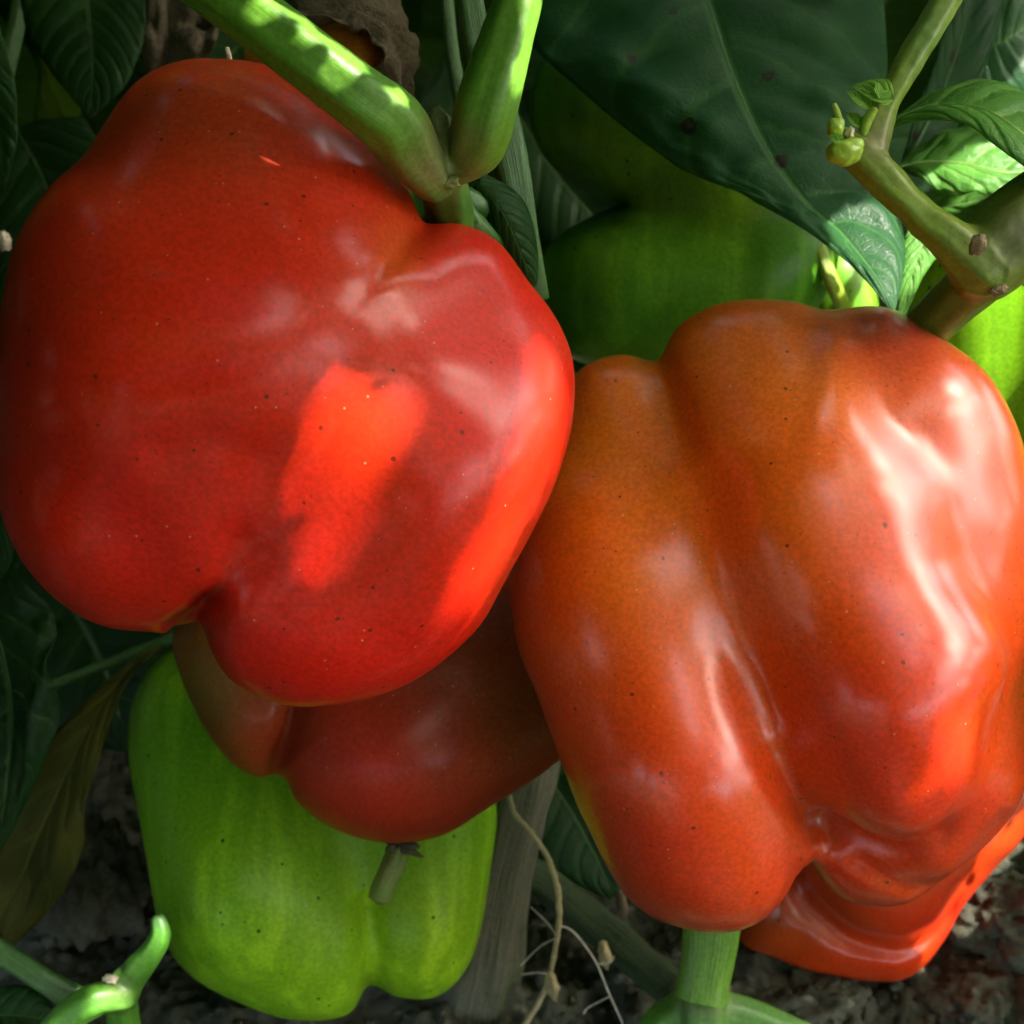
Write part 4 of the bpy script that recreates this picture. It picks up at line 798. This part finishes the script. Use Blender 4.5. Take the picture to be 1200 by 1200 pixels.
for y in range(0, 1200, 4):                      # a beam that slips past its leaf or stem on to a pepper is not kept open
    for x in range(0, 1200, 4):
        gi, gj = int((y + 65) / 10), int((x + 65) / 10)
        if inA[gi, gj]: continue
        h = hit(x, y)
        if h is None or not 0 <= h[2] < NS or h[1] @ SUN < 0: continue
        i, j = sun_cell(h[0])
        if LITM[i, j] and bvh.ray_cast(Vector(h[0] + h[1] * 4e-4), Vector(SUN))[0] is None: LITM[i - 3:i + 3, j - 3:j + 3] = False
dark_far = np.array(dark_far); cells = sun_cell(dark_o); kp = ~LITM[cells[:, 0], cells[:, 1]]; dark_far = dark_far[kp]; dark_o = dark_o[kp]; dark_d = np.tile(SUN, (len(dark_o), 1))
LV, LF, LUV = leaf_mesh('canopy', None, 1., .62, .12, .12, 10, 2, seed=2.)
LCH = LV.reshape(10, 5, 3); up = [LCH]                             # denser points for testing
for _ in range(2):
    q = np.zeros((LCH.shape[0] * 2 - 1, LCH.shape[1] * 2 - 1, 3)); q[::2, ::2] = LCH; q[1::2] = (q[:-1:2] + q[2::2]) / 2; q[:, 1::2] = (q[:, :-1:2] + q[:, 2::2]) / 2; LCH = q
LD = LCH.reshape(-1, 3)
canV, canF, canUV, ncan = [], [], [], 0
def try_leaf(c, L, nrm, along, sky=True):
    """place a leaf centred at c unless it would close a gap, stand in view or touch the camera"""
    q = np.array(look_quat(nrm, along)); D = (LD - [0, .45, -.02]) * L @ q.T + c
    ce = sun_cell(D)
    if LITM[ce[:, 0], ce[:, 1]].any(): return None
    if D[:, 2].min() < .03 or np.min(np.sum((D - CP) ** 2, 1)) < .065 ** 2: return None
    V = (LV - [0, .45, -.02]) * L @ q.T + c
    px, py, d = proj(V)
    if np.any((d > 0.01) & (px > -70) & (px < 1270) & (py > -70) & (py < 1270)): return None
    q_ = V - CP; X_, Y_, Z_ = abs(q_ @ RI), abs(q_ @ UP), q_ @ FW           # keep the row in front of the peppers clear
    if np.any((Z_ > -.03) & (Z_ < .3) & (X_ < TAN * Z_ + .11) & (Y_ < TAN * Z_ + .03)): return None
    if sky:
        rel = c - sky_o; t = np.sum(rel * sky_d, 1); d2 = np.sum(rel * rel, 1) - t * t
        nr = np.nonzero((t > -L) & (d2 < (L * .6 + .006) ** 2))[0]
        if len(nr):
            rel = V[None, :, :] - sky_o[nr][:, None, :]; t = np.einsum('rvk,rk->rv', rel, sky_d[nr])
            if np.any((t > 0) & (np.sum(rel * rel, 2) - t * t < (.004 + L * .04) ** 2)): return None
    return V, q
def covers(q, c, L, O, Dr):
    n = q[:, 2]; den = Dr @ n; t = ((c - O) @ n) / np.where(abs(den) < 1e-4, 1e-4, den)
    loc = (O + Dr * t[:, None] - c) @ q / L
    return (t > 0) & ((loc[:, 0] / .23) ** 2 + ((loc[:, 1]) / .39) ** 2 < 1)
def add_leaf(V):
    global ncan
    canV.append(V); canF.append(LF + ncan); canUV.append(LUV); ncan += len(V)
SIZES = [.10, .085, .07, .055, .042, .032, .024, .018, .013, .009, .006]
NEARM = np.zeros_like(LITM); NEARA = NEARM.copy()
for a_ in range(-9, 10):
    for b_ in range(-9, 10): NEARM |= np.roll(np.roll(FINEM, a_, 0), b_, 1); NEARA |= np.roll(np.roll(LITM, a_, 0), b_, 1)
def cover(O, Dr, tr, per=4, frac=None, sky=True, weak=True, near=False):
    done = np.zeros(len(O), bool)
    for ps in range(2 if weak else 1):
        for k in RNG.permutation(len(O)):
            if done[k] or (frac is not None and random.random() > frac[k]): continue
            tq = tr
            if near:
                ce = sun_cell(O[k]); tq = (.11, .28) if NEARM[ce[0], ce[1]] or (NEARA[ce[0], ce[1]] and dark_far[k]) else tr
            for a in range(per * len(SIZES)):
                L = SIZES[a // per] * random.uniform(.9, 1.1)
                t = random.uniform(*tq); c = O[k] + Dr[k] * t + RNG.normal(0, .12 * L, 3)
                nrm = Dr[k] + RNG.normal(0, .35, 3); r = try_leaf(c, L, nrm, RNG.normal(0, 1, 3) + [0, 0, -.5], sky and ps == 0)
                if r: add_leaf(r[0]); done |= covers(r[1], c, L, O, Dr); break
    return done
import time; T0 = time.time()
d1 = cover(dark_o, dark_d, (.55, 1.1), near=True); T1 = time.time()
d2 = cover(refl_o, refl_d, (.16, .75), frac=np.where(refl_o @ RI > .02, .9, .45), weak=False); T2 = time.time()
n_amb = 0
for k in range(1500):                           # more added leaves overhead and to the sides, holding back sky light
    a = random.uniform(0, 2 * math.pi); rr = .9 * math.sqrt(random.random())
    c = np.array([rr * math.cos(a), .4 + rr * math.sin(a), random.uniform(.42, .75)])
    if c[1] < -.05 and random.random() < .8: continue
    r = try_leaf(c, random.uniform(.06, .11), np.array([0, 0, 1]) + RNG.normal(0, .4, 3), RNG.normal(0, 1, 3))
    if r: add_leaf(r[0]); n_amb += 1
for k in range(2600):                           # added thicker behind and to the left to darken the background
    c = np.array([random.uniform(-1.2, 1.0), random.uniform(.42, 1.5), random.uniform(.42, .7)])
    if random.random() < .25: c = np.array([random.uniform(-.9, -.22), random.uniform(.15, .9), random.uniform(.1, .6)])
    r = try_leaf(c, random.uniform(.08, .13), np.array([0, 0, 1]) + RNG.normal(0, .35, 3), RNG.normal(0, 1, 3))
    if r: add_leaf(r[0]); n_amb += 1
for sweep in range(2):                          # look again along the sun's rays and close what still leaks through
    cb = BVHTree.FromPolygons(np.concatenate(canV).tolist(), np.concatenate(canF).tolist()); sv = Vector(SUN); nfree = nadd = 0
    for y in range(0 + 3 * sweep, 1200, 7):
        for x in range(0 + 3 * sweep, 1200, 7):
            gi, gj = min(int((y + 65) / 10), inL.shape[0] - 1), min(int((x + 65) / 10), inL.shape[1] - 1)
            if inL[gi, gj]: continue
            h = hit(x, y)
            if h is None or h[1] @ SUN < -.05: continue
            ce = sun_cell(h[0])
            if LITM[ce[0], ce[1]]: continue
            o_ = Vector(h[0] + h[1] * 4e-4)
            if cb.ray_cast(o_, sv)[0] is not None or bvh.ray_cast(o_, sv)[0] is not None: continue
            nfree += 1
            for a in range(40):
                L = [.03, .02, .014, .010, .007, .005, .004, .003][a // 5]; c = h[0] + SUN * random.uniform(.11, .3 if not inA[gi, gj] else .6) 
                r = try_leaf(c, L, SUN + RNG.normal(0, .2, 3), RNG.normal(0, 1, 3), False)
                if r: add_leaf(r[0]); nadd += 1; break
    print('SWEEP', nfree, nadd)
print('TIMES', T1 - T0, T2 - T1, time.time() - T2)
print('CANOPY', len(canV), 'dark', len(dark_o), d1.mean(), 'refl', len(refl_o), d2.mean() if len(d2) else 0, 'amb', n_amb)
co = mesh_obj('added_shade_leaves', np.concatenate(canV), np.concatenate(canF), M['leaf'], None, uv=np.concatenate(canUV))  # out-of-view leaves, placed only to block and shape the light
tag(co, 'unseen leaves added overhead to shade the peppers, gaps shaped for sun patches and sky reflections', 'leaves', kind='stuff')
